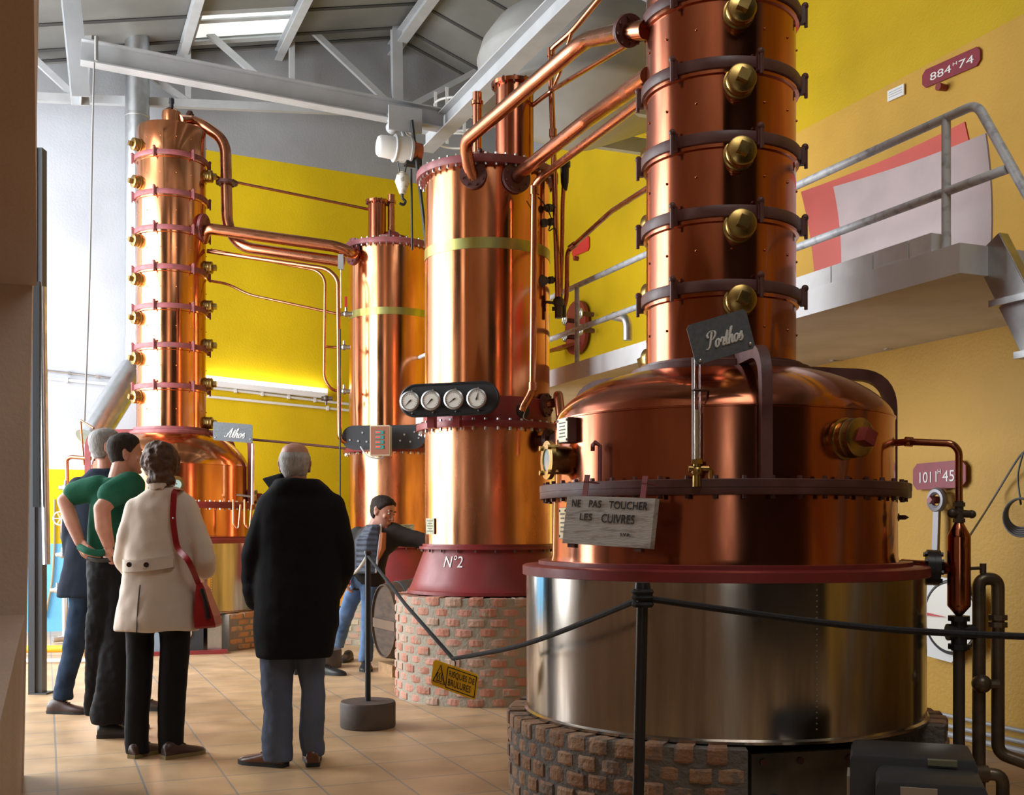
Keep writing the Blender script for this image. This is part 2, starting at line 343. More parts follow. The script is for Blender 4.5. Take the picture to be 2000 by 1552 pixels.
def brickmat(name, stops, bump=.5):
    m = bpy.data.materials.new(name); m.use_nodes = True; N = m.node_tree; L = N.links; b = N.nodes['Principled BSDF']; b.inputs['Roughness'].default_value = .85
    a = N.nodes.new('ShaderNodeAttribute'); a.attribute_name = 'rnd'; r = N.nodes.new('ShaderNodeValToRGB'); r.color_ramp.interpolation = 'CONSTANT'
    r.color_ramp.elements[0].color = (*stops[0][1], 1); r.color_ramp.elements[1].position = stops[1][0]; r.color_ramp.elements[1].color = (*stops[1][1], 1)
    for p, c in stops[2:]: e = r.color_ramp.elements.new(p); e.color = (*c, 1)
    L.new(a.outputs['Fac'], r.inputs[0])
    g = N.nodes.new('ShaderNodeNewGeometry'); t = N.nodes.new('ShaderNodeTexNoise'); t.inputs['Scale'].default_value = 14; t.inputs['Detail'].default_value = 8; L.new(g.outputs['Position'], t.inputs['Vector'])
    mr = N.nodes.new('ShaderNodeMapRange'); mr.inputs['From Min'].default_value = .52; mr.inputs['From Max'].default_value = .62; L.new(t.outputs[0], mr.inputs['Value'])
    mx = N.nodes.new('ShaderNodeMix'); mx.data_type = 'RGBA'; mx.inputs[7].default_value = (*stops[0][1], 1); L.new(r.outputs[0], mx.inputs[6])
    s = N.nodes.new('ShaderNodeMath'); s.operation = 'MULTIPLY'; s.inputs[1].default_value = .75; L.new(mr.outputs[0], s.inputs[0]); L.new(s.outputs[0], mx.inputs[0]); L.new(mx.outputs[2], b.inputs['Base Color'])
    t2 = N.nodes.new('ShaderNodeTexNoise'); t2.inputs['Scale'].default_value = 45; t2.inputs['Detail'].default_value = 8; L.new(g.outputs['Position'], t2.inputs['Vector'])
    bp = N.nodes.new('ShaderNodeBump'); bp.inputs['Strength'].default_value = bump; bp.inputs['Distance'].default_value = .015; L.new(t2.outputs[0], bp.inputs['Height']); L.new(bp.outputs[0], b.inputs['Normal'])
    return m
BRICKR = brickmat('pink_brickwork', [(0, (.36, .32, .25)), (.1, (.50, .22, .15)), (.35, (.55, .27, .20)), (.6, (.44, .19, .13)), (.8, (.50, .32, .24))])
BRICKD = brickmat('dusty_brickwork', [(0, (.15, .135, .12)), (.1, (.33, .19, .11)), (.4, (.30, .16, .09)), (.7, (.38, .23, .14))], .8)
BRICKY = brickmat('buff_brickwork', [(0, (.30, .27, .20)), (.1, (.42, .34, .22)), (.4, (.48, .38, .25)), (.7, (.46, .28, .19))])
BRICKO = brickmat('orange_brickwork', [(0, (.26, .22, .18)), (.1, (.58, .28, .12)), (.4, (.52, .24, .10)), (.7, (.60, .33, .16))])
# ------------------------------------------------------------------ the room
def quad(pts, name, mat, th=None, vec=None):
    mb = MB(); mb.prism(pts, vec); o = mb.build(name, mat, smooth=False); return struct(o)
U0, U1, NL, NR = -3.2, 15.0, -3.0, 6.3
floor = quad([RW(NL-.3, U0, 0), RW(NR+.3, U0, 0), RW(NR+.3, U1+.3, 0), RW(NL-.3, U1+.3, 0)], 'floor', tilemat(), vec=(0, 0, -.1))
RN, RZ, SL, SR = 4.42, 8.0, .232, .36              # ridge line and the two roof slopes
zl = lambda n: RZ-SL*(RN-n) if n < RN else RZ-SR*(n-RN)
quad([RW(NL, U1, 0), RW(NR, U1, 0), RW(NR, U1, zl(NR)), RW(RN, U1, RZ), RW(NL, U1, zl(NL))], 'wall_back', m_back, vec=UV*.25)
quad([RW(NR, U0, 0), RW(NR, U1, 0), RW(NR, U1, zl(NR)), RW(NR, U0, zl(NR))], 'wall_right', m_right, vec=NV*.25)
quad([RW(NL, U0-.25, 0), RW(NR, U0-.25, 0), RW(NR, U0-.25, zl(NR)), RW(RN, U0-.25, RZ), RW(NL, U0-.25, zl(NL))], 'wall_rear', m_plain, vec=UV*.25)
# left wall with the tall glazed opening
mb = MB()
def wbox(u0, u1, z0, z1, n0=NL-.25, n1=NL): mb.box(RW((n0+n1)/2, (u0+u1)/2, (z0+z1)/2), (n1-n0, u1-u0, z1-z0), (NV, UV, ZV))
wbox(U0-.25, 7.6, 0, zl(NL)); wbox(14.95, U1+.25, 0, zl(NL)); wbox(7.6, 14.95, 6.2, zl(NL)); wbox(7.6, 14.95, 0, .35)
struct(mb.build('wall_left', m_plain, smooth=False))
mb = MB()
for u in (7.65, 14.9): mb.box(RW(NL-.1, u, 3.27), (.08, .08, 5.85), (NV, UV, ZV))
for z in (.39, 6.16): mb.box(RW(NL-.1, 11.27, z), (.08, 7.3, .08), (NV, UV, ZV))
struct(mb.build('window_1', M('window_frame_paint', (.3, .31, .33), .4), smooth=False))
# roof: two slopes with panel seams, an opening for the roof light
CEIL = M('roof_panels', (.21, .21, .195), .55, 0, (.15, .15, .14), 1.2, bump=.03)
mb = MB()
S0, S1, SKU0, SKU1 = 2.02-.35, 2.02+1.0, 13.72, 14.62
a = pu(383, 40, 14.1); SKN0 = a.dot(NV); a = pu(574, 40, 14.1); SKN1 = a.dot(NV)
def roofq(n0, n1, u0, u1): mb.prism([RW(n0, u0, zl(n0)), RW(n1, u0, zl(n1)), RW(n1, u1, zl(n1)), RW(n0, u1, zl(n0))], ZV*.12)
roofq(NL-.3, RN, U0-.25, 7.5); roofq(-.95, RN, 7.5, SKU0); roofq(NL-.3, -2.8, 7.5, SKU0); roofq(NL-.3, SKN0, SKU0, SKU1); roofq(SKN1, RN, SKU0, SKU1); roofq(NL-.3, RN, SKU1, U1+.3); roofq(RN, NR+.3, U0-.25, U1+.3)  # gap in the left slope lets the added eave fill in
struct(mb.build('ceiling', CEIL, smooth=False))
mb = MB()
for u in [14.85, 14.52, 13.78, 12.9, 12.0, 11.1, 10.2, 9.0, 7.8, 6.6]:
    for n0, n1 in ((NL, RN), (RN, NR)):
        if n0 == NL and SKU0-.1 < u < SKU1+.05:
            sp = ((NL, SKN0-.03), (SKN1+.03, RN))
        elif n0 == NL and 7.4 < u < SKU0: sp = ((-.95, RN),)
        else: sp = ((n0, n1),)
        for q0, q1 in sp:
            A, B = RW(q0, u, zl(q0)-.012), RW(q1, u, zl(q1)-.012); mb.tube([A, B], .022, 4)
struct(mb.build('trim_1', M('roof_seams', (.05, .05, .05), .6), smooth=False))
# roof light: frame, lit sheet
mb = MB(); c = [(SKN0, SKU0), (SKN1, SKU0), (SKN1, SKU1), (SKN0, SKU1)]
for i in range(4):
    (n0, u0), (n1, u1) = c[i], c[(i+1) % 4]; mb.tube([RW(n0, u0, zl(n0)), RW(n1, u1, zl(n1))], .035, 4)
mb.tube([RW(SKN0, 13.98, zl(SKN0)), RW(SKN1, 13.98, zl(SKN1))], .028, 4)
wf = struct(mb.build('window_2', GREYP, smooth=False))
SKYM = M('translucent_roof_sheet', (.92, .98, .95), .5, 0, (.45, .52, .48), 6, lo=.45, hi=.8, emit=.95)
mb = MB(); mb.prism([RW(n, u, zl(n)+.06) for n, u in c], ZV*.02); mb.build('pane', SKYM, wf, smooth=False)
# unseen glowing roof pane and glazed door, added to go with the fill lamps
mb = MB(); mb.prism([RW(n, u, zl(n)-.03) for n, u in ((.5, -.5), (3.1, -.5), (3.1, 2.5), (.5, 2.5))], ZV*.02); struct(mb.build('added_roof_pane', SKYM, smooth=False))
mb = MB()
for n in (-1.75, -.65): mb.box(RW(n, -3.17, 1.5), (.1, .06, 3.0), (NV, UV, ZV))
mb.box(RW(-1.2, -3.17, 3.0), (1.2, .06, .1), (NV, UV, ZV)); mb.box(RW(-1.2, -3.17, .4), (1.0, .05, .8), (NV, UV, ZV)); struct(mb.build('added_rear_door', GREYP, smooth=False))
mb = MB(); mb.box(RW(-1.2, -3.18, 1.9), (1.0, .02, 2.1), (NV, UV, ZV)); struct(mb.build('added_door_pane', SKYM, smooth=False))
# near left pier with its splayed recess
mb = MB()
def nbox(n0, n1, u0, u1, z0, z1): mb.box(RW((n0+n1)/2, (u0+u1)/2, (z0+z1)/2), (n1-n0, u1-u0, z1-z0), (NV, UV, ZV))
E = P(47, 1512, 5.82); E.z = 0; nE, uE = E.dot(NV), E.dot(UV)
T = P(76, 0, 5.82); nT = T.dot(NV); zT = 6.9
bat = lambda z: nE+(nT-nE)*z/T.z
mb.loft([[RW(bat(z)-.9, uE, z), RW(bat(z), uE, z), RW(bat(z), uE-.42, z), RW(bat(z)-.9, uE-.42, z)] for z in (0, 6.3)])       # end pier
mb.loft([[RW(bat(z)-.9, uE-.42, z), RW(bat(z)-.004, uE-.42, z), RW(bat(z)-.004, -.8, z), RW(bat(z)-.9, -.8, z)] for z in (0, .86)])   # sill block
mb.prism([RW(-.95, uE-.42, 6.3), RW(-.95, uE-.42, 2.45), RW(-.95, 3.9, 3.4), RW(-.95, -.8, 3.4), RW(-.95, -.8, 6.3)], NV*(.95+bat(3.6)))
mb.box(RW(-.62, 2.3, 2), (.4, 6.4, 4), (NV, UV, ZV))
struct(mb.build('wall_near', m_near, smooth=False))
# ------------------------------------------------------------------ roof steel
def ibeam(A, B, w, h, up=ZV, tf=.012, tw=.010):
    mb = MB(); d = (B-A).normalized(); s = d.cross(up).normalized(); t = s.cross(d); L = (B-A).length; c = (A+B)/2
    mb.box(c+t*(h/2-tf/2), (L, w, tf), (d, s, t)); mb.box(c-t*(h/2-tf/2), (L, w, tf), (d, s, t)); mb.box(c, (L, tw, h-2*tf), (d, s, t)); return mb
def bar(mb, A, B, w=.05, h=.05):
    d = (B-A).normalized(); s = d.cross(UV).normalized(); mb.box((A+B)/2, ((B-A).length, h, w), (d, s, s.cross(d)))
TU = 14.55
tr = thing('roof_truss', 'grey painted lattice roof truss against the gable wall', 'truss', RW(1.5, TU, 6.5))
def part(name, A, B, w=.06, h=.06):
    mb = MB(); bar(mb, A, B, w, h); return mb.build(name, GREYP, tr, smooth=False)
part('bottom_chord', pu(20, 188, TU), pu(815, 222, TU), .08, .10)
for a, b in (((367, 62), (367, 197)), ((570, 55), (570, 207))): part('post', pu(*a, TU), pu(*b, TU), .05, .07)
part('king_post', pu(774, 52, TU), pu(776, 218, TU), .1, .14)
for a, b in (((60, 108), (152, 194)), ((208, 88), (366, 199)), ((385, 45), (566, 205)), ((610, 60), (770, 212)), ((936, 136), (790, 214))):
    part('diagonal', pu(*a, TU), pu(*b, TU), .06, .075)
for (x, y), lb in (((359, 98), 'grey roof purlin left of the roof light'), ((556, 84), 'grey roof purlin right of the roof light')):
    nn = pu(x, y, TU).dot(NV); o = ibeam(RW(nn, U1-.02, zl(nn)-.10), RW(nn, 6.0, zl(nn)-.10), .10, .14); tag(o.build('roof_purlin', GREYP, smooth=False), lb, 'beam', 'roof purlins')
tag(ibeam(RW(RN, U1-.02, RZ-.14), RW(RN, 6.0, RZ-.14), .14, .16).build('ridge_beam', GREYP, smooth=False), 'pale grey ridge beam running along the roof peak', 'beam')
o = ibeam(P(120, -185, 10.35), P(158, 197, 10.35), .16, .22, UV).build('roof_strut', GREYP, smooth=False); tag(o, 'broad pale steel strut slanting up from the truss near the wall pier', 'beam')
o = ibeam(pu(176, -40, 14.2), pu(163, 200, 14.3), .1, .12, UV).build('roof_strut', GREYP, smooth=False); tag(o, 'thin grey steel strut just behind the broad slanting strut', 'beam')
RU = 10.8
cb = ibeam(pu(158, 101, RU), pu(866, 236, RU), .15, .2); cb = cb.build('monorail_beam', GREYP, smooth=False); tag(cb, 'long grey I-beam carrying the hoist, reaching over the smaller still', 'beam')
NB = 3.745
o = ibeam(pn(832, 290, NB)+ZV*.06, RW(NB, 5.2, 5.36), .16, .2).build('runway_beam', GREYP, smooth=False); tag(o, 'pale steel beam rising to the ceiling behind the front still\'s copper pipes', 'beam')
# chain hoist
hp = pu(785, 215, RU); h = thing('electric_hoist', 'white electric hoist on a trolley under the grey I-beam', 'hoist', hp-ZV*.9)
mb = MB()
for dx in (-.10, .10):
    for dz in (-.0, -.10): mb.cone(pu(785, 232, RU)+NV*dx+ZV*dz-UV*.10, pu(785, 232, RU)+NV*dx+ZV*dz+UV*.02, .062, .062, 16)
mb.box(pu(785, 240, RU)-UV*.11, (.34, .03, .24), (NV, UV, ZV)); mb.build('trolley', GREYP, h)
mb = MB(); mb.tube(fillet([pu(785, 252, RU), pu(790, 268, RU), pu(782, 280, RU)], .05), .022, 8); mb.build('shackle', GREYP, h)
A, B = pu(738, 284, RU-.1), pu(800, 294, RU-.1); mb = MB(); d = (B-A).normalized()
mb.lathe(A, [(0, 0), (.09, 0), (.105, .02), (.11, .16), (.125, .17), (.125, (B-A).length), (0, (B-A).length)], 24, d); mb.build('motor_housing', M('hoist_white', (.66, .65, .62), .4), h)
mb = MB(); mb.torus(A+d*.17, d, .125, .012, 24, 6); mb.torus(B, d, .115, .02, 24, 6); mb.build('housing_flange', GREYP, h)
mb = MB(); mb.lathe(B, [(.10, 0), (.10, .05), (.085, .06), (.085, .12), (0, .13)], 20, d); mb.build('gear_case', M('rust_orange', (.55, .12, .03), .6, 0, (.2, .08, .05), 14), h)
mb = MB(); mb.box(pu(806, 318, RU-.1), (.16, .1, .06), (NV, UV, ZV)); mb.build('cable_guide', BLACKP, h)
mb = MB()
for x, y0, y1 in ((776, 310, 345), (796, 312, 345)): mb.tube([pu(x, y0, RU-.1), pu(x+(785-x)*.6, y1, RU-.1)], .007, 6)
mb.build('chain', BLACKP, h)
c0 = pu(786, 353, RU-.1); mb = MB(); mb.lathe(c0-ZV*.13, [(0, 0), (.03, 0), (.075, .12), (.055, .19), (.02, .22), (0, .22)], 20); mb.build('hook_block', M('hook_block_paint', (.68, .66, .60), .5, 0, (.25, .18, .12), 18, lo=.55, hi=.7), h)
mb = MB(); mb.tube(catmull([c0-ZV*.12, c0-ZV*.17, c0-ZV*.2+NV*.03, c0-ZV*.235+NV*.01, c0-ZV*.225-NV*.03], 5), .014, 8); mb.build('hook', BLACKP, h)
for k, (pts, lb) in enumerate([([(804, 235), (812, 300), (818, 350), (832, 470), (836, 500)], 'black hoist cable hanging beside the tall condenser, rightmost of the pair'), ([(803, 330), (804, 390), (805, 488)], 'thin black hoist cable hanging straight down left of the tall condenser')]):
    mb = MB(); mb.tube(catmull([pu(x, y, RU-.15+.1*k) for x, y in pts], 6), .012 if k else .02, 6); tag(mb.build('hoist_cable', CABLE), lb, 'cable')
mb = MB(); mb.tube([pu(188, 82, RU-.17)+ZV*.05, pu(188, 118, RU-.17)], .016, 6); mb.tube([pu(188, 82, RU+.17)+ZV*.05, pu(188, 118, RU+.17)], .016, 6); mb.tube(catmull([pu(184, 122, RU-.1), pu(181, 240, RU-.1), pu(175, 540, RU-.1), pu(165, 822, RU-.1)], 5), .008, 6)
tag(mb.build('hanging_cord', M('cord_grey', (.25, .24, .23), .9)), 'thin grey cord hanging from the left end of the long I-beam', 'cord')
# ------------------------------------------------------------------ flue
fl = thing('flue_pipe', 'shiny galvanised flue rising to the roof behind the smaller still', 'flue', pu(268, 700, 14.4))
r = 22/F*14.3; mb = MB(); A, B = pu(268, 690, 14.4), pu(268, 44, 14.4); mb.cone(A, B, r, r, 32)
for y in (230, 470): q = pu(268, y, 14.4); mb.lathe(q, [(r, 0), (r+.006, .005), (r+.006, .03), (r, .035)], 32)
mb.build('riser', GALV, fl)
mb = MB(); r2 = r*1.22; A, B = pu(176, 858, 13.9), pu(262, 722, 14.35); mb.tube([A, B], r2, 32); mb.build('slanted_duct', GALV, fl)
mb = MB(); mb.tube(fillet([pu(262, 722, 14.35), pu(268, 700, 14.4), pu(268, 660, 14.4)], .15), r*1.05, 24); mb.build('elbow', GALV, fl)
mb = MB(); q = B-Vector((0, 0, 0)); mb.torus(pu(268, 44, 14.4), ZV, r+.01, .02, 24, 6); mb.build('storm_collar', BLACKP, fl)
# ------------------------------------------------------------------ back wall fittings
BU = U1-.03
def wallpipe(name, pts, r, mat, label, cat, clips=(), n=None, grp=None):
    mb = MB(); mb.tube(fillet(pts, .1), r, 8); o = mb.build(name, mat); tag(o, label, cat, grp)
    for a in clips: m = MB(); m.box(a, (.03, .05, r*3.2), (NV, UV, ZV)); m.build('clip', mat, o, smooth=False)
    return o
WP = M('white_conduit', (.75, .75, .73), .45)
wallpipe('conduit', [pu(80, 722, BU), pu(226, 739, BU)], .013, GALV, 'thin grey conduit on the white wall left of the smaller still', 'pipe', [pu(x, 722+(x-80)*.116, BU) for x in (82, 135, 190)])
wallpipe('conduit', [pu(80, 737, BU), pu(212, 750, BU)], .018, WP, 'white conduit under the thin grey one, on the white wall', 'pipe', [pu(130, 742, BU)])
wallpipe('conduit', [pu(405, 756, BU), pu(690, 790, BU)], .018, WP, 'upper white conduit on yellow wall below the strip light', 'pipe', [pu(x, 756+(x-405)*.119, BU) for x in (460, 512, 564, 615)])
wallpipe('conduit', [pu(405, 774, BU), pu(690, 802, BU)], .018, WP, 'lower white conduit on yellow wall below the strip light', 'pipe', [pu(640, 797, BU)])
sl = thing('strip_light', 'long lit white strip lamp on yellow wall behind the smaller still', 'lamp', pu(525, 770, U1-.05))
A, B = pu(400, 747, U1-.07), pu(638, 773, U1-.07); d = (B-A).normalized(); s = ZV; mb = MB(); mb.box((A+B)/2-ZV*.0, ((B-A).length, .10, .07), (d, UV, ZV)); mb.build('housing', WHITEP, sl, smooth=False)
mb = MB(); mb.tube([A+ZV*.06-UV*.02, B+ZV*.06-UV*.02], .035, 10); mb.build('tube', LIGHTM, sl)
l = bpy.data.lights.new('strip_lamp', 'AREA'); l.shape = 'RECTANGLE'; l.size = (B-A).length; l.size_y = .08; l.energy = 2; lo = bpy.data.objects.new('strip_lamp', l); COL.objects.link(lo); lo.location = (A+B)/2+ZV*.12-UV*.02; lo.rotation_euler = (Matrix((d, (UV+ZV*.3).cross(d)*-1, -(ZV*.6+UV*.4))).transposed()).to_euler()
# dark sliding-door post beside the pier
dp = thing('door_post', 'dark steel door post with hanging rail beside the near wall pier', 'post', P(72, 1346, 8.7))
mb = MB(); mb.box(Vector((P(80, 1000, 8.7).x, 8.7, 2.1)), (.055, .09, 4.2)); mb.box(Vector((P(80, 1000, 8.7).x, 8.7, .006)), (.14, .14, .012)); mb.build('post', M('dark_steel', (.10, .11, .125), .4, .3), dp, smooth=False)
mb = MB(); mb.box(Vector((P(64, 1000, 8.66).x, 8.66, 2.1)), (.05, .05, 4.2)); mb.build('jamb', M('dark_steel_jamb', (.06, .065, .075), .5), dp, smooth=False)
mb = MB(); mb.tube([P(83, 560, 8.55), P(86, 800, 8.55), P(91, 1102, 8.55)], .028, 12); mb.build('hanging_rail', GALV, dp)
mb = MB(); mb.box(P(72, 770, 8.5), (.05, .03, 1.7)); mb.build('rubber_strip', BLACKP, dp, smooth=False)
# ------------------------------------------------------------------ mezzanine and what is on it
mz0, mz1, mzt, MZN = 2.42, 2.555, 0, 3.78
mb = MB(); mb.box(RW((MZN+NR)/2, (3.89+15)/2, (mz0+mz1)/2), (NR-MZN, 15-3.89, mz1-mz0), (NV, UV, ZV))
SLABM = M('mezzanine_paint', (.74, .74, .75), .6, 0, (.62, .62, .62), 3, bump=.08)
struct(mb.build('trim_mezzanine', SLABM, smooth=False))
mb = MB(); mb.box(RW(5.12, 7.4, mz0/2), (.2, 15.0, mz0), (NV, UV, ZV)); mb.box(RW(5.7, 7.4, mz0/2), (1.1, 15.0, mz0), (NV, UV, ZV)); struct(mb.build('wall_lower', m_low, smooth=False))
for i, (xa, xb) in enumerate([(1552, 1638), (1639, 1720), (1721, 1790), (1791, 1836)]):
    A, B = pn(xa, 540, MZN+.06), pn(xb, 540, MZN+.06); ua, ub = A.dot(UV), B.dot(UV)
    mb = MB(); mb.box(RW(MZN+.07, (ua+ub)/2, mz1+.045), (.12, abs(ua-ub)-.006, .09), (NV, UV, ZV)); o = mb.build('parapet_block', M('parapet_paint%d' % i, (.72, .72, .73), .7, 0, (.58, .58, .58), 5, bump=.15), smooth=False)
    tag(o, ['grey parapet block on the mezzanine edge right behind the tall copper column', 'second grey parapet block, below the red panel\'s left part', 'third grey parapet block, under the pink panel', 'short broken-ended parapet block beside the rail post'][i], 'block', 'parapet blocks on the mezzanine edge')
RLN = MZN+.05
rl = thing('guard_rail', 'grey tubular guard rail along the mezzanine edge', 'railing', RW(RLN, 7, mz1))
zt, zm = 3.165, 2.825; uend = 3.84
def railtube(name, pts, r=.021): mb = MB(); mb.tube(pts, r, 12); return mb.build(name, RAILP, rl)
railtube('top_rail', fillet([RW(RLN, 14.5, zt), RW(RLN, uend, zt), RW(RLN, uend-.62, zt-1.07)], .06)); railtube('middle_rail', [RW(RLN, 14.5, zm), RW(RLN, uend-.17, zm)])
railtube('post', [RW(RLN, pn(1127, 600, RLN).dot(UV), mz1), RW(RLN, pn(1127, 600, RLN).dot(UV), zt)], .019); railtube('post', [RW(RLN, pn(1848, 400, RLN).dot(UV), mz1), RW(RLN, pn(1848, 400, RLN).dot(UV), zt)], .021)
def shell(corners, n, bow, name, mat, label, cat):                # bowed sheet: corner pixels TL TR BR BL at depth n
    c = [pn(x, y, n) for x, y in corners]; mb = MB(); R = []
    for i in range(9):
        t = i/8; row = []
        for side in (0, .012):
            for j in range(9):
                s = j/8 if side == 0 else 1-j/8
                p = (c[0]*(1-s)+c[1]*s)*(1-t)+(c[3]*(1-s)+c[2]*s)*t
                row.append(p+NV*(bow*(4*s*(1-s)-1)*-1+side)+UV*bow*.5*(4*t*(1-t)))
        R.append(row)
    mb.loft(R); return tag(mb.build(name, mat), label, cat)
shell([(1576, 376), (1897, 240), (1932, 512), (1604, 560)], 4.75, -.05, 'tank_panel', M('salmon_red_panel', (.62, .075, .045), .5, 0, (.55, .065, .04), 3), 'red curved panel leaning on the wall behind the guard rail', 'panel')
shell([(1638, 366), (1936, 262), (1946, 494), (1654, 522)], 4.42, -.04, 'tank_panel', M('pinkish_grey_panel', (.50, .38, .385), .5, 0, (.42, .335, .33), 4), 'pinkish grey sheet with a worn patch, in front of the red panel', 'panel')
# wall bracket with four handwheels, outlet pipe
mp_ = pn(1127, 640, NR-.03); br = thing('wall_flange', 'red oval wall manifold with four small valve wheels', 'manifold', mp_-ZV*.4)
NQ = NR-.04; mb = MB(); pts = []
for k in range(28):
    t = 2*PI*k/28; pts.append(pn(1130, 640, NQ)+UV*.30*math.cos(t)*(1)+ZV*(.34*(1 if math.sin(t) > 0 else -1)*abs(math.sin(t))**.7))
mb.prism(pts, -NV*.05); mb.build('plate', REDIRON, br)
for x, y in ((1133, 612), (1103, 625), (1134, 644), (1103, 657)):
    c = pn(x, y, NQ-.2); mb = MB(); mb.tube([c, c+NV*.18], .03, 8); vb = mb.build('valve', DKIRON, br); mb = MB(); mb.torus(c, NV, .055, .014, 18, 6)
    for k in range(3):
        t = PI*k/3; mb.tube([c+UV*.055*math.cos(t)+ZV*.055*math.sin(t), c-UV*.055*math.cos(t)-ZV*.055*math.sin(t)], .01, 6)
    mb.build('handwheel', GALV, vb)
mb = MB(); q = pn(1120, 672, NQ); mb.prism([q+UV*.35, q-UV*.30, q-UV*.30-NV*.3-ZV*.07, q+UV*.35-NV*.3-ZV*.07], -ZV*.03); mb.build('drip_shelf', REDIRON, br, smooth=False)
mb = MB(); nn = 4.9; mb.tube(fillet([pn(1226, 664, nn), pn(1226, 622, nn), pn(1200, 617, nn)], .12), .042, 14); tag(mb.build('vent_pipe', GALV), 'bent shiny steel pipe standing on the mezzanine behind the rail', 'pipe')
# plates and small sign on the walls
def plate(corners, n, mat, text, label, lbox, small=None, mat2=WHITEL, cut=.035):
    TL, TR, BL = [pn(x, y, n) for x, y in corners]; p = Panel(TL, TR, BL); mb = MB(); p.slab(mb, .012, cut); o = mb.build('capacity_plate', mat, smooth=False)
    if text:
        for t, x0, y0, x1, y1 in text: mb = MB(); p.text(mb, t, x0, y0, x1, y1); mb.build('lettering', mat2, o, smooth=False)
    mb = MB(); return tag(o, label, 'plate'), p
plate([(1801, 139), (1914, 88), (1801, 174)], NR-.02, PLQ, [('884', .15, .24, .52, .66), ('H', .55, .52, .62, .70), ('74', .65, .24, .90, .66)], 'dark red plate numbered 884 H 74 high on the wall', None)
plate([(1783, 906), (1886, 897), (1783, 957)], 4.99, PLQ, [('1011', .14, .25, .47, .66), ('H', .49, .55, .55, .72), ('45', .58, .25, .80, .66)], 'dark red plate numbered 1011 H 45 beside the front still', None)
plate([(1117, 474), (1150, 459), (1117, 502)], NR-.02, PLQ2, None, 'small bright red plate on yellow wall between the copper columns', None)
sg, p = plate([(1733, 178), (1765, 163), (1733, 199)], NR-.02, WHITEP, None, 'small white notice on the wall above the guard rail', None, cut=.0001); mb = MB()
for y in (.72, .5, .28): p.slab(mb, .001, 0, .1, .9, y, y+.05, .002)
mb.build('lettering', M('grey_print', (.35, .35, .38), .6), sg, smooth=False)
mb = MB(); mb.cone(pn(1848, 172, NR), pn(1848, 172, NR)-NV*.08, .025, .03, 12); tag(mb.build('wall_peg', REDIRON), 'small dark red knob under the upper numbered plate', 'knob')
mb = MB(); mb.cone(pn(1129, 505, NR), pn(1129, 505, NR)-NV*.06, .03, .03, 12); tag(mb.build('wall_peg', REDIRON), 'small red knob under the bright red plate', 'knob')
# stair at the right end of the mezzanine
stn = thing('steel_stair', 'grey galvanised steel stair descending from the mezzanine at the right edge', 'stair', RW(4.3, 3.2, 0))
for n in (3.95, 4.75):
    A, B = RW(n, 3.90, 2.56), RW(n, 2.46, .0); d = (B-A).normalized(); s = NV; t = d.cross(s); mb = MB(); L = (B-A).length
    mb.box((A+B)/2, (L, .008, .16), (d, s, t)); mb.box((A+B)/2+t*.08+s*.025, (L, .05, .008), (d, s, t)); mb.box((A+B)/2-t*.08+s*.025, (L, .05, .008), (d, s, t)); mb.build('stringer', GALV, stn, smooth=False)
for k in range(9):
    z = 2.28-k*.25; u = 3.90-1.44*(2.56-z)/2.56; mb = MB(); mb.box(RW(4.35, u, z), (.9, .2, .03), (NV, UV, ZV)); mb.build('tread', GALV, stn, smooth=False)
mb = MB(); mb.tube([pn(1564, 714, 4.97), pn(2010, 615, 4.97)], .014, 8); o = tag(mb.build('conduit', RAILP), 'grey conduit under the mezzanine along the mustard wall', 'pipe')
for x in (1630, 1735, 1860): m = MB(); m.box(pn(x, 714-(x-1564)*.222, 4.97), (.05, .03, .04), (NV, UV, ZV)); m.build('clip', RAILP, o, smooth=False)
# pale storage tank high in the corner, carried on two wall brackets
tk = thing('storage_tank', 'large pale round tank high in the corner under the roof', 'tank', Vector((P(1130, 300, 11.4).x, 11.4, 5.0)))
c = Vector((P(1130, 300, 11.4).x, 11.4, 0)); mb = MB(); mb.lathe(c, [(0, 5.15), (.25, 5.17), (.99, 5.50), (1.02, 5.53), (1.03, 5.57), (1.02, 5.60), (1.02, 5.95), (1.03, 5.98), (1.02, 6.01), (.98, 6.14), (.85, 6.32), (.6, 6.45), (.3, 6.51), (0, 6.52)], 80); mb.build('shell', TANKP, tk)
mb = MB()
for u in (-.5, .5): q = c+UV*u; mb.box(Vector((q.x, q.y, 5.42))+NV*.55, (1.45, .08, .16), (NV, UV, ZV))
mb.build('bracket', GREYP, tk, smooth=False)
# hooped ladder cage in the far corner
cg = thing('ladder_cage', 'white hooped ladder cage in the far corner near the hoist', 'ladder', pu(890, 300, 14.3))
for y in (206, 240, 275):
    mb = MB(); cc = pu(892, y, 14.35); mb.torus(cc, ZV, .30, .016, 28, 6); mb.build('hoop', WHITEP, cg)
for k in range(5): t = k*PI/4+PI; mb = MB(); cc = pu(892, 240, 14.35); q = cc+NV*.3*math.cos(t)+UV*.3*math.sin(t); mb.box(q, (.04, .01, .75), (NV, UV, ZV)); mb.build('strap', WHITEP, cg, smooth=False)
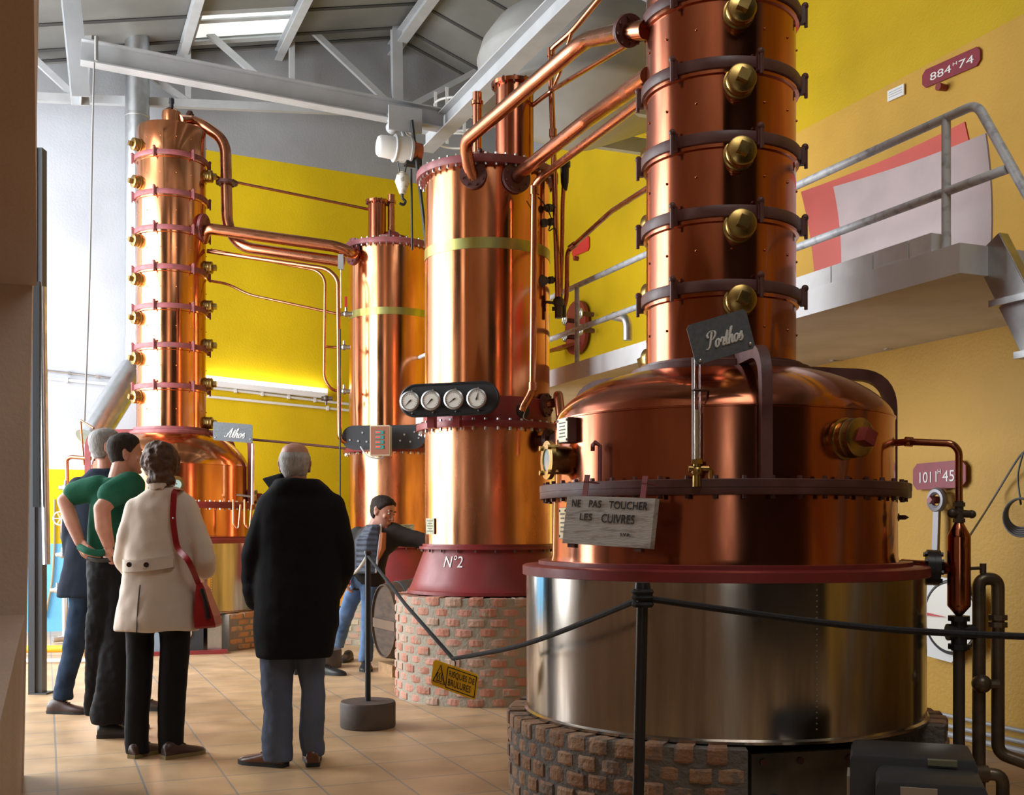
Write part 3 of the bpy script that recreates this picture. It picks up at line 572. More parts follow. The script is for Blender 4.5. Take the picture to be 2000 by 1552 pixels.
# ------------------------------------------------------------------ stills
class Axis:
    def __init__(s, px, D):
        q = math.atan((px-1000)/F); s.az, s.D = q, D; s.c = Vector((math.sin(q)*D, math.cos(q)*D, 0))
        s.t = Vector((-math.sin(q), -math.cos(q), 0)); s.r = Vector((math.cos(q), -math.sin(q), 0))
    def d(s, deg): a = math.radians(deg); return s.t*math.cos(a)+s.r*math.sin(a)
    def side(s, deg): a = math.radians(deg); return s.r*math.cos(a)-s.t*math.sin(a)
    def at(s, deg, r, z): return s.c+s.d(deg)*r+ZV*z
def brickwork(ax, r, z0, z1, rows, blen, gap, mat, label, skip=None, seed=1, name='brick_plinth', wall=.22):
    rd = random.Random(seed); h = (z1-z0)/rows; mb = MB(); inn = r-wall
    arc = [(-180, 180)] if not skip else [(skip[1]-360, skip[0])]
    a0, a1 = arc[0]; n = 96; full = not skip
    def ring(rr, z): return [ax.at(a0+(a1-a0)*i/n, rr, z) for i in range(n if full else n+1)]
    if full: mb.lathe(ax.c, [(inn, z0), (r, z0), (r, z1-.008), (inn, z1-.008), (inn, z0)], n, val=0)
    else:
        sec = lambda a: [ax.at(a, inn, z0), ax.at(a, r, z0), ax.at(a, r, z1-.008), ax.at(a, inn, z1-.008)]
        mb.loft([sec(a0+(a1-a0)*i/n) for i in range(n+1)], True, val=0)
    per = math.radians(a1-a0)*r; nb = max(6, int(per/(blen+gap)))
    for k in range(rows):
        off = (k % 2)*.5
        for j in range(nb+ (0 if full else 1)):
            ca = (j+off+.5-(0 if full else .5))/nb; wd = blen*(.86+.24*rd.random())
            if not full and (ca < .006 or ca > .994): continue
            a = a0+(a1-a0)*ca+rd.uniform(-.4, .4); zc = z0+h*(k+.5)+rd.uniform(-.003, .003)
            da = math.degrees(wd/r)/2; hh = (h-.014)/2*rd.uniform(.93, 1.04); pr = rd.uniform(.004, .016); v = rd.uniform(.12, .99)
            top = (k == rows-1)
            R = []
            for i in range(4):
                q = a-da+2*da*i/3; zz0, zz1 = zc-hh, zc+hh+(.006 if top else 0); jj = lambda: rd.uniform(-.003, .003); b = .006 if i in (0, 3) else 0
                R.append([ax.at(q, r-.05 if not top else inn+.01, zz0), ax.at(q+jj(), r+pr-b-.004, zz0+jj()), ax.at(q, r+pr-b, zz0+.008), ax.at(q, r+pr-b, zz1-.010), ax.at(q+jj(), r+pr-b-.008, zz1+jj()), ax.at(q, r-.05 if not top else inn+.01, zz1)])
            mb.loft(R, True, val=v)
    o = mb.build(name, mat, smooth=False, origin=ax.c); return tag(o, label, 'plinth')
def plug(ax, ang, r, z, parent, red=False, s=1.0):
    p = ax.at(ang, r-.01, z); d = ax.d(ang); mb = MB()
    mb.lathe(p, [(0, 0), (.074*s, 0), (.074*s, .02*s), (.066*s, .022*s), (.068*s, .035*s), (.066*s, .04*s), (.069*s, .052*s), (.066*s, .058*s), (.068*s, .085*s), (.060*s, .09*s), (0, .091*s)], 28, d)
    o = mb.build('plug', BRASS, parent); sd = ax.side(ang); t = ZV.lerp(sd, .3).normalized(); mb = MB()
    mb.box(p+d*.11*s, (.05*s, .05*s, .045*s), (t, d.cross(t), d)); mb.build('square_head', REDIRON if red else BRASS, o, smooth=False); return o
def still(name, label, ax, S, clampmat, cop, plugs):
    t = thing(name, label, 'still', ax.c+ZV*S['z0']); c = ax.c
    def L(nm, prof, mat, seg=96): mb = MB(); mb.lathe(c, prof, seg); return mb.build(nm, mat, t)
    z0, zr, zf, zs, zn, zb = S['z0'], S['zr'], S['zf'], S['zs'], S['zn'], S['zb']
    sd = L('steel_drum', [(.90, z0), (.975, z0), (.977, z0+.012), (.965, z0+.02), (.965, zr), (.84, zr)], STEEL, 128)
    mb = MB()
    for k in range(26): q = ax.at(24, .966, z0+.06+k*(zr-z0-.1)/26); mb.ell(q, .0035, seg=6, rings=4)
    mb.build('seam_rivets', GALV, sd)
    L('drum_rim', [(.86, zr-.005), (.978, zr-.035), (.984, zr-.033), (.984, zr+.008), (.974, zr+.014), (.905, zr+.016), (.905, zr+.034), (.86, zr+.036), (.84, zr+.03)], REDIRON, 128)
    L('lower_boiler', [(.80, zr), (.845, zr+.03), (.838, zr+.06), (.835, zf-.05), (.835, zf)], cop, 128)
    mb = MB(); mb.lathe(c, [(.82, zf-.035), (.896, zf-.035), (.898, zf-.031), (.898, zf-.004), (.90, zf-.003), (.90, zf+.028), (.897, zf+.031), (.82, zf+.031)], 128); fl = mb.build('boiler_flange', DKIRON if clampmat is DKIRON else REDIRON, t)
    bm = DKIRON if clampmat is DKIRON else GALV; bolt_ring(fl, bm, c, .872, zf+.03, 46, .012, .016); bolt_ring(fl, bm, c, .872, zf-.052, 46, .012, .02)
    dm = [(.824, zf+.02), (.824, zs-.004), (.829, zs-.002), (.829, zs+.004), (.823, zs+.006)]
    for i in range(1, 15):                                         # torispherical crown
        a = i/14; rr = .38+(.823-.38)*math.cos(a*PI/2)**.62 if False else .823-(.823-.37)*(1-math.cos(a*PI/2))**.78
        dm.append((rr, zs+.006+(zn-zs-.006)*math.sin(a*PI/2)**1.0))
    L('boiler_dome', dm, cop, 128)
    L('column_foot', [(.34, zn-.03), (.43, zn-.03), (.44, zn-.02), (.44, zn+.02), (.40, zn+.03), (.40, zb), (.36, zb+.005)], clampmat)
    R = .366; zt = S['top']; bands = S['bands']
    prof = [(R, zn)]
    for b in bands: prof += [(R, b-.05), (R+.014, b-.045), (R+.014, b+.03), (R, b+.035)]
    prof += [(R, zt-.02), (R-.012, zt-.004), (R-.03, zt), (0, zt+.015)]
    col = L('column', prof, cop)
    mb = MB(); edges = [zn]+bands+[zt]
    for a, b in zip(edges[:-1], edges[1:]):
        for k in range(14): q = ax.at(k*360/14+8, R+.001, a+(b-a)*.50); mb.ell(q, .0065, seg=8, rings=5)
    mb.build('column_rivets', cop, col)
    for b in bands:
        mb = MB(); mb.lathe(c, [(R+.002, b-.028), (R+.024, b-.026), (R+.026, b-.022), (R+.026, b+.022), (R+.024, b+.026), (R+.002, b+.028), (R+.002, b-.028)], 80)
        for k in range(6):
            g = S['lug']+k*60; p = ax.at(g, R+.030, b); d = ax.d(g); sd2 = ax.side(g); mb.box(p, (.03, .026, .085), (sd2, d, ZV)); mb.ell(p+d*.012+ZV*.045, (.018, .018, .018), seg=8, rings=6); mb.cone(p+d*.016-ZV*.06, p+d*.016+ZV*.055, .009, .009, 8)
        mb.build('clamp_ring', clampmat, t)
    for ang, z, red in plugs: plug(ax, ang, R, z, t, red)
    def arm(ang, r0=.40, name='support_arm', rf=.865, mat=clampmat, w=.046, th=.028):
        d, s2 = ax.d(ang), ax.side(ang); pts = fillet([ax.at(ang, r0, zn+.015), ax.at(ang, rf-.10, zn-.0), ax.at(ang, rf, zn-.18), ax.at(ang, rf, zf+.03)] if S.get('armdrop') else [ax.at(ang, r0, zn+.02), ax.at(ang, rf, zn+.005), ax.at(ang, rf, zf+.03)], .17, 8)
        R = []
        for i, p in enumerate(pts):
            q = (pts[min(i+1, len(pts)-1)]-pts[max(i-1, 0)]).normalized(); nn = s2.cross(q)
            R.append([p+s2*w/2*a+nn*th*b for a, b in ((1, 1), (-1, 1), (-1, -1), (1, -1))])
        mb = MB(); mb.loft(R); mb.build(name, mat, t)
    for a in S['arms']: arm(a)
    return t
axP = Axis(1407, 5.7); axA = Axis(335, 12.9)
pb = [2.405+.345*k for k in range(9)]
brickwork(axP, 1.049, 0, .385, 5, .092, .036, BRICKD, 'sooty round brick plinth under the big front still, open at the front', (6, 72), 3, wall=.3)
PS = dict(z0=.385, zr=1.085, zf=1.455, zs=1.80, zn=2.035, zb=2.075, top=5.6, bands=pb, lug=27, arms=(12.5, 104, -118))
pl = [(13, z, False) for z in (2.327, 2.675, 3.01, 3.343, 3.667, 4.03, 4.37)]+[(-122, z, False) for z in (2.15, 2.49, 2.85, 3.2, 3.55)]
tp = still('copper_still', 'huge front copper still with tall banded column and steel drum base', axP, PS, DKIRON, COPDARK, pl)
ybl = [315, 390, 458, 533, 607, 682, 759]
za = lambda y: 1.28+(1030-y)/F*12.3
AS = dict(z0=.39, zr=1.15, zf=1.52, zs=1.94, zn=2.30, zb=2.36, top=5.63, bands=sorted(za(y) for y in ybl), lug=-26, arms=(-92, 74, 128))
pa = [(-64, 1.28+(1030-y)/F*12.2, False) for y in (290, 362, 475, 550, 625, 703, 778)]+[(76, 1.28+(1030-y)/F*12.5, False) for y in (352, 528, 603, 678, 753, 828)]
brickwork(axA, 1.05, 0, .385, 6, .16, .03, BRICKO, 'orange round brick plinth under the smaller still behind the visitors', (-32, 33), 5, wall=.3)
ta = still('copper_still', 'smaller copper still with pinkish column bands behind the visitors', axA, AS, PINKIRON, COPPER, pa)
# top cap of the smaller still
mb = MB(); mb.lathe(axA.c, [(.10, 5.60), (.105, 5.78), (.10, 5.83), (.05, 5.87), (0, 5.875)], 32); cp = mb.build('vapour_cap', COPPER, ta)
mb = MB(); mb.cone(axA.c+ZV*5.86, axA.c+ZV*5.97, .022, .022, 10); mb.cone(axA.c+ZV*5.93, axA.c+ZV*5.98, .03, .028, 10); mb.build('air_valve', BLACKP, cp)
# ------------------------------------------------------------------ fittings of the front still
def sightglass(ax, ang, r, z, parent, s=1.0):
    p = ax.at(ang, r-.03, z); d = ax.d(ang); mb = MB(); mb.lathe(p, [(.055*s, 0), (.075*s, .0), (.075*s, .09*s), (.082*s, .092*s), (.082*s, .12*s), (.06*s, .121*s), (.057*s, .095*s), (0, .094*s)], 32, d); o = mb.build('sight_glass', BRASS, parent)
    sd = ax.side(ang); mb = MB()
    for k in range(4): q = PI/4+k*PI/2; c = p+(sd*math.cos(q)+ZV*math.sin(q))*.092*s+d*.1*s; mb.cone(c-d*.02, c+d*.035*s, .014*s, .014*s, 6)
    mb.lathe(p+d*.105*s, [(.06*s, -.012), (.102*s, -.01), (.102*s, .012), (.06*s, .014), (.06*s, -.012)], 4*7, d); mb.build('cover_ring', BRASS, o, smooth=True)
    mb = MB(); mb.lathe(p+d*.11*s, [(.0, -.004), (.06*s, -.004), (.06*s, .004), (0, .004)], 28, d); mb.build('glass', M('sight_pane', (.35, .50, .48), .08, 0), o)
def datap(ax, ang, r, z, parent, wd, ht, depth=.05, mat=None):
    d, sd = ax.d(ang), ax.side(ang); c = ax.at(ang, r-.01+depth/2, z); mb = MB(); mb.box(c, (wd, ht, depth), (sd, ZV, d)); o = mb.build('data_plate_mount', DKIRON, parent, smooth=False)
    mb = MB(); mb.box(c+d*(depth/2+.002), (wd*.96, ht*.96, .005), (sd, ZV, d)); f = mb.build('data_plate', M('plate_brass', (.62, .55, .36), .35, .4, (.40, .36, .24), 20), o, smooth=False)
    mb = MB()
    for i in range(5): mb.box(c+d*(depth/2+.005)+ZV*ht*(.3-.14*i), (wd*(.6-.1*(i % 2)), ht*.05, .002), (sd, ZV, d))
    mb.build('engraving', M('engraved_lines', (.12, .10, .07), .6), f, smooth=False)
    mb = MB()
    for a in (-1, 1):
        for b in (-1, 1): q = c+sd*wd*.43*a+ZV*ht*.4*b+d*depth/2; mb.cone(q, q+d*.008, .006, .006, 8)
    mb.build('screws', DKIRON, f)
sightglass(axP, -63, .835, 1.60, tp, .9); datap(axP, -57, .824, 1.735, tp, .115, .115)
plug(axP, 40, .82, 1.665, tp, True, 1.25)
mb = MB(); p = axP.at(-38, .86, 1.485); d = axP.d(-38); mb.tube([p, p+ZV*.16, p+ZV*.175+d*.02-axP.side(-38)*.01, p+ZV*.165-axP.side(-38)*.045, p+ZV*.14-axP.side(-38)*.045], .011, 6); mb.build('hook_bracket', PINKIRON, tp)
datap(axP, -61, .835, 1.30, tp, .09, .15, .012)
# level gauge: brass cock with an upright glass tube
Lp = P(1361, 905, 4.77); gz = Lp.z; ga = (P(1361, 900, 4.72))
mb = MB(); mb.cone(P(1361, 950, 4.74), P(1361, 905, 4.74), .020, .016, 12); mb.cone(P(1361, 915, 4.74)+Vector((-.035, 0, 0)), P(1361, 915, 4.74)+Vector((.05, 0, 0)), .014, .012, 12); mb.ell(P(1361, 920, 4.74), .026); mb.tube(fillet([P(1361, 916, 4.74), P(1388, 914, 4.74), P(1388, 938, 4.74)], .02), .009, 8); mb.cone(P(1361, 915, 4.74), P(1361, 915, 4.95), .013, .013, 8); mb.cone(P(1361, 906, 4.74), P(1361, 897, 4.74), .026, .024, 6)
ck = mb.build('gauge_cock', BRASS, tp)
mb = MB(); mb.lathe(P(1361, 903, 4.74), [(.010, 0), (.014, 0), (.014, .44), (.010, .44), (.010, 0)], 16); mb.build('glass_tube', GLASS, ck)
mb = MB(); mb.cone(P(1361, 903, 4.74), P(1361, 800, 4.74), .009, .009, 12); mb.build('spirit_column', M('pale_spirit', (.85, .70, .42), .2), ck)
mb = MB(); mb.torus(P(1361, 762, 4.74), ZV, .018, .004, 16, 6); mb.tube([P(1366, 762, 4.74), P(1380, 762, 4.80), P(1392, 764, 5.0)], .006, 6); mb.build('tube_clip', DKIRON, ck)
mb = MB(); mb.box(P(1353, 800, 4.75), (.006, .01, .44)); mb.build('gauge_scale', WHITEP, ck, smooth=False)
def nameboard(corners, Y, word, box, pen, label, rivets, tilt=0):
    TL, TR, BL = [P(x, y, Y) for x, y in corners]; TL.y += tilt; TR.y += tilt; p = Panel(TL, TR, BL)
    mb = MB(); p.slab(mb, .008, .012); o = mb.build('name_board', M('slate_board', (.13, .145, .16), .45, 0, (.10, .112, .125), 60), smooth=False); tag(o, label, 'sign')
    mb = MB(); script(p, mb, word, *box, pen); mb.build('lettering', WHITEL, o)
    mb = MB()
    for a, b in rivets: q = p.at(a, b); mb.ell(q, .009, seg=10, rings=6)
    mb.build('rivets', GALV, o); return o
nameboard([(1340, 636), (1456, 602), (1360, 713)], 4.70, 'Porthos', (.22, .28, .84, .70), .0042, 'dark slate name board lettered Porthos on the front still', [(.08, .08), (.93, .13)])
nameboard([(416, 823), (493, 829), (416, 859)], 11.9, 'Athos', (.30, .22, .80, .72), .0055, 'small dark name board lettered Athos on the smaller still', [(.06, .15), (.95, .2)])
# wooden notice hung from the flange
TL, TR, BL = P(1108, 967, 4.88), P(1280, 973, 4.62), P(1098, 1060, 4.88); p = Panel(TL, TR, BL)
mb = MB(); p.slab(mb, .035); nb = mb.build('notice_board', WOOD, smooth=False); tag(nb, 'whitewashed wooden notice NE PAS TOUCHER LES CUIVRES hung on the front still', 'sign')
for t_, x0, y0, x1, y1 in [('NE', .07, .77, .17, .92), ('PAS', .27, .77, .41, .92), ('TOUCHER', .50, .76, .93, .92), ('LES', .18, .50, .32, .64), ('CUIVRES', .43, .47, .80, .65), ('S.V.P.', .66, .22, .77, .28)]: mb = MB(); p.text(mb, t_, x0, y0, x1, y1); mb.build('lettering', BLACKL, nb, smooth=False)
for a in (.18, .84):
    mb = MB(); q = p.at(a, 1.0, -.018); top = q+ZV*.065+p.N*-.015; mb.box((q+top)/2, (.026, .004, (top-q).length+.06), (p.X.normalized(), p.N, (top-q).normalized()))
    mb.box(top+p.N*-.04, (.026, .09, .005), (p.X.normalized(), p.N, ZV)); mb.build('hanging_strap', PINKIRON, nb, smooth=False)
for a in (.1, .86): mb = MB(); q = p.at(a, -.03, -.018); mb.box(q, (.035, .03, .02), (p.X.normalized(), p.N, ZV)); mb.build('foot_clip', DKIRON, nb, smooth=False)
# valve sticking out of the boiler, right side
mb = MB(); q = axP.at(94, .83, 1.33); mb.lathe(q, [(.02, 0), (.02, .03), (.012, .032), (.012, .06), (.0, .08)], 10, axP.d(94)); mb.build('drain_nipple', DKIRON, tp)
# ------------------------------------------------------------------ condensers
def condenser(ax, zs, R, label, mat, band, cap=True):
    zb, zc, zl, zm, zr2, zt = zs       # cone bottom, cone top, (unused), mid flange, red section top, top flange
    t = thing('condenser', label, 'condenser', ax.c+ZV*zb); c = ax.c; k = R/.481
    def L(nm, prof, m, seg=96): mb = MB(); mb.lathe(c, prof, seg); return mb.build(nm, m, t)
    L('base_cone', [(0, zb), (.615*k, zb), (.615*k, zb+.025), (.60*k, zb+.035), (.575*k, zb+.09), (.49*k, zc-.02), (.488*k, zc), (0, zc)], REDIRON)
    f = L('base_flange', [(.44*k, zc-.002), (.525*k, zc-.002), (.525*k, zc+.016), (.50*k, zc+.018), (.50*k, zc+.036), (.44*k, zc+.036)], REDIRON)
    bolt_ring(f, DKIRON, c, .507*k, zc-.022, 22, .010, .02)
    L('lower_body', [(.47*k, zc+.03), (.481*k, zc+.034), (.481*k, zm)], COPPERW)
    f = L('middle_flange', [(.44*k, zm-.025), (.545*k, zm-.025), (.547*k, zm-.02), (.547*k, zm+.018), (.545*k, zm+.022), (.44*k, zm+.022)], REDIRON)
    bolt_ring(f, GALV, c, .52*k, zm-.048, 36, .012, .025); bolt_ring(f, GALV, c, .52*k, zm+.02, 36, .012, .018)
    L('red_section', [(.47*k, zm+.02), (.494*k, zm+.022), (.494*k, zr2), (.48*k, zr2+.01)], REDIRON)
    L('upper_body', [(.47*k, zr2), (.481*k, zr2+.005), (.481*k, zt)], mat)
    L('band', [(.478*k, band-.04), (.4845*k, band-.04), (.4845*k, band+.04), (.478*k, band+.04)], BRASSG)
    f = L('top_flange', [(.44*k, zt-.02), (.545*k, zt-.02), (.547*k, zt-.015), (.547*k, zt+.03), (.545*k, zt+.034), (.40*k, zt+.036), (.0, zt+.08)], REDIRON if not cap else PINKIRON)
    bolt_ring(f, GALV, c, .52*k, zt-.04, 44, .011, .02); bolt_ring(f, GALV, c, .52*k, zt+.033, 44, .011, .02)
    return t
def topfit(t, ax, zt, stack, pipe, boss):
    (sx, sd, sr, sz), (px_, pd, pr, pz), (bx, bd, br_, bz) = stack, pipe, boss
    c = ax.at(sx, sd, 0); mb = MB(); mb.lathe(c, [(0, zt+.02), (sr, zt+.02), (sr, sz-.03), (sr+.03, sz-.028), (sr+.032, sz), (sr+.01, sz+.004), (0, sz+.012)], 40); o = mb.build('vent_stack', COPDARK, t)
    mb = MB(); mb.bolts(c, sr+.02, sz-.04, 12, .01, .05); mb.build('stack_bolts', DKIRON, o, smooth=False)
    c = ax.at(px_, pd, 0); mb = MB(); mb.lathe(c, [(0, zt+.02), (pr, zt+.02), (pr, pz-.10), (pr+.012, pz-.095), (pr+.012, pz-.07), (pr, pz-.065), (pr, pz), (0, pz)], 24); mb.build('vent_pipe', PIPEC, t)
    c = ax.at(bx, bd, 0); mb = MB(); mb.lathe(c, [(0, zt+.02), (br_*.82, zt+.02), (br_*.82, bz-.06), (br_, bz-.055), (br_, bz), (br_*.6, bz+.02), (br_*.4, bz+.06), (0, bz+.065)], 36)
    o = mb.build('manhole_cap', REDIRON, t); mb = MB()
    for k in range(3): q = c+Vector((math.cos(k*2.1+.5)*br_*.95, math.sin(k*2.1+.5)*br_*.95, bz-.05)); mb.cone(q-ZV*.02, q+ZV*.09, .018, .014, 8); mb.ell(q+ZV*.08, .02, seg=8, rings=6)
    mb.build('cap_clamps', DKIRON, o)
axN = Axis(952, 8.7); axB = Axis(765, 12.9)
brickwork(axN, .70, 0, .78, 11, .115, .052, BRICKR, 'pink brick round plinth under the tall condenser painted N°2', None, 9)
tn = condenser(axN, (.785, 1.12, 0, 2.04, 2.235, 3.955), .481, 'tall copper condenser on a pink brick plinth, cone painted N°2', COPPER, 3.36)
topfit(tn, axN, 3.955, (52, .26, .145, 4.64), (-60, .09, .035, 4.62), (-30, .10, .16, 4.08))
brickwork(axB, .70, 0, .66, 9, .14, .03, BRICKY, 'buff brick round plinth behind the reaching man', None, 11)
tb = condenser(axB, (.665, 1.06, 0, 2.14, 2.20, 4.42), .481, 'copper condenser beyond the tall one, linked to the smaller still', COPPER, 3.66)
topfit(tb, axB, 4.42, (-75, .17, .10, 4.98), (-10, .02, .042, 5.06), (0, .02, .19, 4.57))
# painted number wrapped on the cone
v, f = textmb('N°2'); v = fit(v, 0, 0, 1, 1); mb = MB(); pts = []
for q in v:
    zz = .99+.085*q.y; rr = .575+(.49-.575)*(zz-.875)/(.225)+.003+(.002 if q.z > 0 else 0); ang = -37+17*q.x; pts.append(axN.at(ang, rr, zz))
mb.add(pts, f); mb.build('number', WHITEL, tn, smooth=False)
def tagplate(ax, ang, r, z, w_, h_, parent):
    d, sd = ax.d(ang), ax.side(ang); c = ax.at(ang, r+.004, z); mb = MB(); mb.box(c, (w_, h_, .008), (sd, ZV, d)); o = mb.build('data_plate', M('plate_green', (.42, .42, .28), .5, 0, (.30, .30, .18), 30), parent, smooth=False); mb = MB()
    for i in range(5): mb.box(c+d*.005+ZV*h_*(.34-.16*i), (w_*(.7-.2*(i % 2)), h_*.06, .002), (sd, ZV, d))
    mb.build('engraving', M('engraved_dark', (.10, .10, .07), .6), o, smooth=False)
tagplate(axN, -62, .481, 1.29, .14, .12, tn); tagplate(axB, 18, .481, 1.27, .2, .09, tb)
# gauge panel of the tall condenser
def stadium(p, mb, th, aspect, wz=0, k=14, sc=1.0):
    W, H = p.X.length, p.Y.length; R = H/2; pts = []
    for i in range(2*k+2):
        t = -PI/2+PI*i/k if i <= k else PI/2+PI*(i-k-1)/k
        cx = W-R if i <= k else R; pts.append(p.at((cx+R*math.cos(t)*sc-W/2)/W+.5, (R+R*math.sin(t)*sc)/H, wz-th))
    mb.prism(pts, p.N*th)
GP = Panel(P(782, 753, 8.12), P(974, 744, 7.98), P(782, 815, 8.12)); mb = MB(); stadium(GP, mb, .05, 0); gp = mb.build('gauge_panel', BLACKM); tag(gp, 'black rounded panel with four round dials on the tall condenser', 'gauge panel')
mb = MB(); k = 14; W, H = GP.X.length, GP.Y.length; R = H/2; pts = []
for i in range(2*k+2):
    t = -PI/2+PI*i/k if i <= k else PI/2+PI*(i-k-1)/k; cx = W-R if i <= k else R; pts.append(GP.at((cx+R*math.cos(t)*.99)/W, (R+R*math.sin(t)*.99)/H, .004))
mb.tube(pts, .008, 6, True); mb.build('rim', BLACKP, gp)
for i, x in enumerate((.125, .34, .57, .80)):
    c = GP.at(x, .46); r = .066; mb = MB(); mb.lathe(c, [(0, 0), (r*.9, 0), (r*.9, .05), (r+.006, .052), (r+.006, .075), (r-.004, .08), (r-.008, .072), (0, .072)], 36, GP.N); dl = mb.build('dial', GALV, gp)
    mb = MB(); mb.lathe(c, [(0, .070), (r-.009, .070), (r-.009, .0745), (0, .0745)], 32, GP.N); mb.build('dial_face', GLASSW, dl)
    mb = MB(); ex, ey = GP.X.normalized(), GP.Y.normalized()
    for j in range(19):
        t = math.radians(225-15*j); a = (ex*math.cos(t)+ey*math.sin(t)); mb.tube([c+a*r*.70+GP.N*.076, c+a*r*.82+GP.N*.076], .0012, 4)
    t = math.radians((225, 228, 215, 75)[i]); a = ex*math.cos(t)+ey*math.sin(t); mb.tube([c-a*r*.2+GP.N*.077, c+a*r*.66+GP.N*.077], [.004, .0012], 6); mb.ell(c+GP.N*.076, (.008, .008, .004), seg=10, rings=5); mb.build('needle', BLACKL, dl)
    mb = MB()
    for s2 in (-1, 1): q = c+ey*r*1.22*s2; m = MB(); m.cone(q, q+GP.N*.02, .006, .006, 8); m.build('fixing_screw', GALV, dl)
for x in (.30, .56): mb = MB(); q = GP.at(x, -.02, -.03); mb.box(q-ZV*.03-GP.N*.04, (.05, .09, .09), (GP.X.normalized(), GP.N, ZV)); mb.build('panel_bracket', REDIRON, gp, smooth=False)
# control panel of the far condenser
CP = Panel(P(667, 831, 12.25), P(831, 829, 12.2), P(667, 878, 12.25)); mb = MB(); stadium(CP, mb, .05, 0); cp = mb.build('control_panel', BLACKM); tag(cp, 'black rounded panel with a small readout box on the far condenser', 'control panel')
mb = MB()
for x, y in ((.1, .4), (.2, .35), (.25, .7), (.3, .32), (.75, .6), (.82, .3), (.87, .7), (.7, .35), (.92, .45)): q = CP.at(x, y); mb.cone(q, q+CP.N*.01, .011, .011, 8)
mb.build('panel_screws', GALV, cp)
X = CP.X.normalized(); c = (P(744, 861, 12.05)); mb = MB(); mb.box(c, (.21, .16, .32), (X, Vector((-X.y, X.x, 0)), ZV)); bx = mb.build('readout_box', M('box_beige', (.52, .44, .32), .5), cp, smooth=False)
fr = c-Vector((-X.y, X.x, 0))*.082; mb = MB(); mb.box(fr, (.19, .006, .30), (X, Vector((-X.y, X.x, 0)), ZV)); mb.build('front_plate', M('box_brown', (.24, .085, .04), .5), bx, smooth=False)
for i in range(4):
    mb = MB(); q = fr+ZV*(.085-.052*i)-Vector((-X.y, X.x, 0))*.006; mb.box(q, (.09, .008, .036), (X, Vector((-X.y, X.x, 0)), ZV)); ro = mb.build('readout', M('readout_teal', (.03, .22, .20), .3), bx, smooth=False)
    mb = MB(); mb.box(q-Vector((-X.y, X.x, 0))*.006-X*.015, (.045, .003, .016), (X, Vector((-X.y, X.x, 0)), ZV)); mb.build('digits', M('red_digits', (.9, .04, .03), .5, emit=.6), ro, smooth=False)
mb = MB(); mb.tube(catmull([P(704, 872, 12.2), P(718, 890, 12.1), P(742, 895, 12.1), P(752, 888, 12.1)], 6), .008, 6); mb.build('lead', M('grey_lead', (.4, .4, .4), .6), cp)
# ------------------------------------------------------------------ pipework
def flange(mb, p, d, R, th=.03, bolts=8, br=.009):
    d = d.normalized(); mb.lathe(p-d*th/2, [(0, 0), (R, 0), (R, th*.45), (R*.985, th*.46), (R*.985, th*.54), (R, th*.55), (R, th), (0, th)], 32, d); x, y = frame(d)
    for k in range(bolts): t = 2*PI*k/bolts+.3; q = p+(x*math.cos(t)+y*math.sin(t))*R*.80; mb.cone(q-d*(th/2+.012), q+d*(th/2+.012), br, br, 6)
def pipe(pts, r, label, fr=.12, mat=PIPEC, flanges=(), name='copper_pipe', group=None, cat='pipe', fmat=DKIRON, joints=()):
    mb = MB(); mb.tube(fillet(pts, fr, 8), r, 14); o = mb.build(name, mat); tag(o, label, cat, group)
    for p, d, R in flanges: m = MB(); flange(m, Vector(p), Vector(d), R); m.build('flange', fmat, o)
    for p, d in joints: m = MB(); d = Vector(d).normalized(); m.cone(p-d*.03, p+d*.03, r*1.35, r*1.35, 14); m.build('joint', mat, o)
    return o
# front still <-> tall condenser
a0 = axN.at(-12, .475, 3.86); a1 = P(910, 284, 8.0); a2 = P(1142, 78, 6.75); a3 = axP.at(-82, .37, 3.80)
e = (a3-a2); f1 = a2.lerp(a3, .86)
pipe([axN.at(-12, .47, 3.83), axN.at(-14, .56, 3.90), P(908, 276, 8.02), P(1142, 78, 6.5), P(1218, 62, 5.72), P(1262, 58, 5.56)], .047, 'upper thick copper pipe from the front column down to the condenser top', .16, flanges=[(axN.at(-12, .495, 3.85), axN.d(-12), .10), (P(1227, 60, 5.68), P(1262, 58, 5.5)-P(1210, 62, 5.75), .08)])
pipe([axN.at(26, .47, 3.84), axN.at(24, .56, 3.85), P(1150, 232, 7.0), P(1268, 148, 5.62)], .047, 'second thick copper pipe, straight, below the upper elbowed one', .05, flanges=[(axN.at(25, .50, 3.84), axN.d(25), .11)])
pipe([P(1020, 800, 8.12), P(1024, 790, 8.1), P(1040, 762, 8.1), P(1044, 360, 8.1), P(1062, 342, 8.0), P(1256, 196, 5.75)], .026, 'slim copper pipe dropping down the face of the tall condenser', .12, joints=[(P(1044, 372, 8.1), ZV), (P(1041, 755, 8.1), ZV)])
mb = MB(); q = axN.at(32, .488, 2.14); mb.lathe(q, [(0, 0), (.055, 0), (.055, .012), (0, .012)], 24, axN.d(32)); mb.build('port_hole', BLACKP, tn)
pipe([P(1175, 20, 8.0)+Vector((.3, -.3, .35)), P(1117, 62, 8.3), P(1076, 97, 8.5), P(1075, 125, 8.5), P(1082, 320, 8.5), P(1090, 580, 8.5)], .022, 'long thin copper pipe hanging vertically right of the tall condenser', .08, joints=[(P(1076, 102, 8.5), ZV), (P(1080, 260, 8.5), ZV)])
pipe([P(1117, 62, 8.3), P(1108, 90, 8.35)], .014, 'tiny copper branch joining the upper thin pipe', .02)
pipe([P(1080, 172, 8.5), P(1094, 140, 8.4), P(1100, 118, 8.3)], .014, 'short copper stub below the upper thin pipe', .02)
pipe([axN.at(60, .30, 4.42), P(1080, 175, 8.4), P(1240, 78, 6.2)], .017, 'thin copper pipe slanting down to the vent stack', .05)
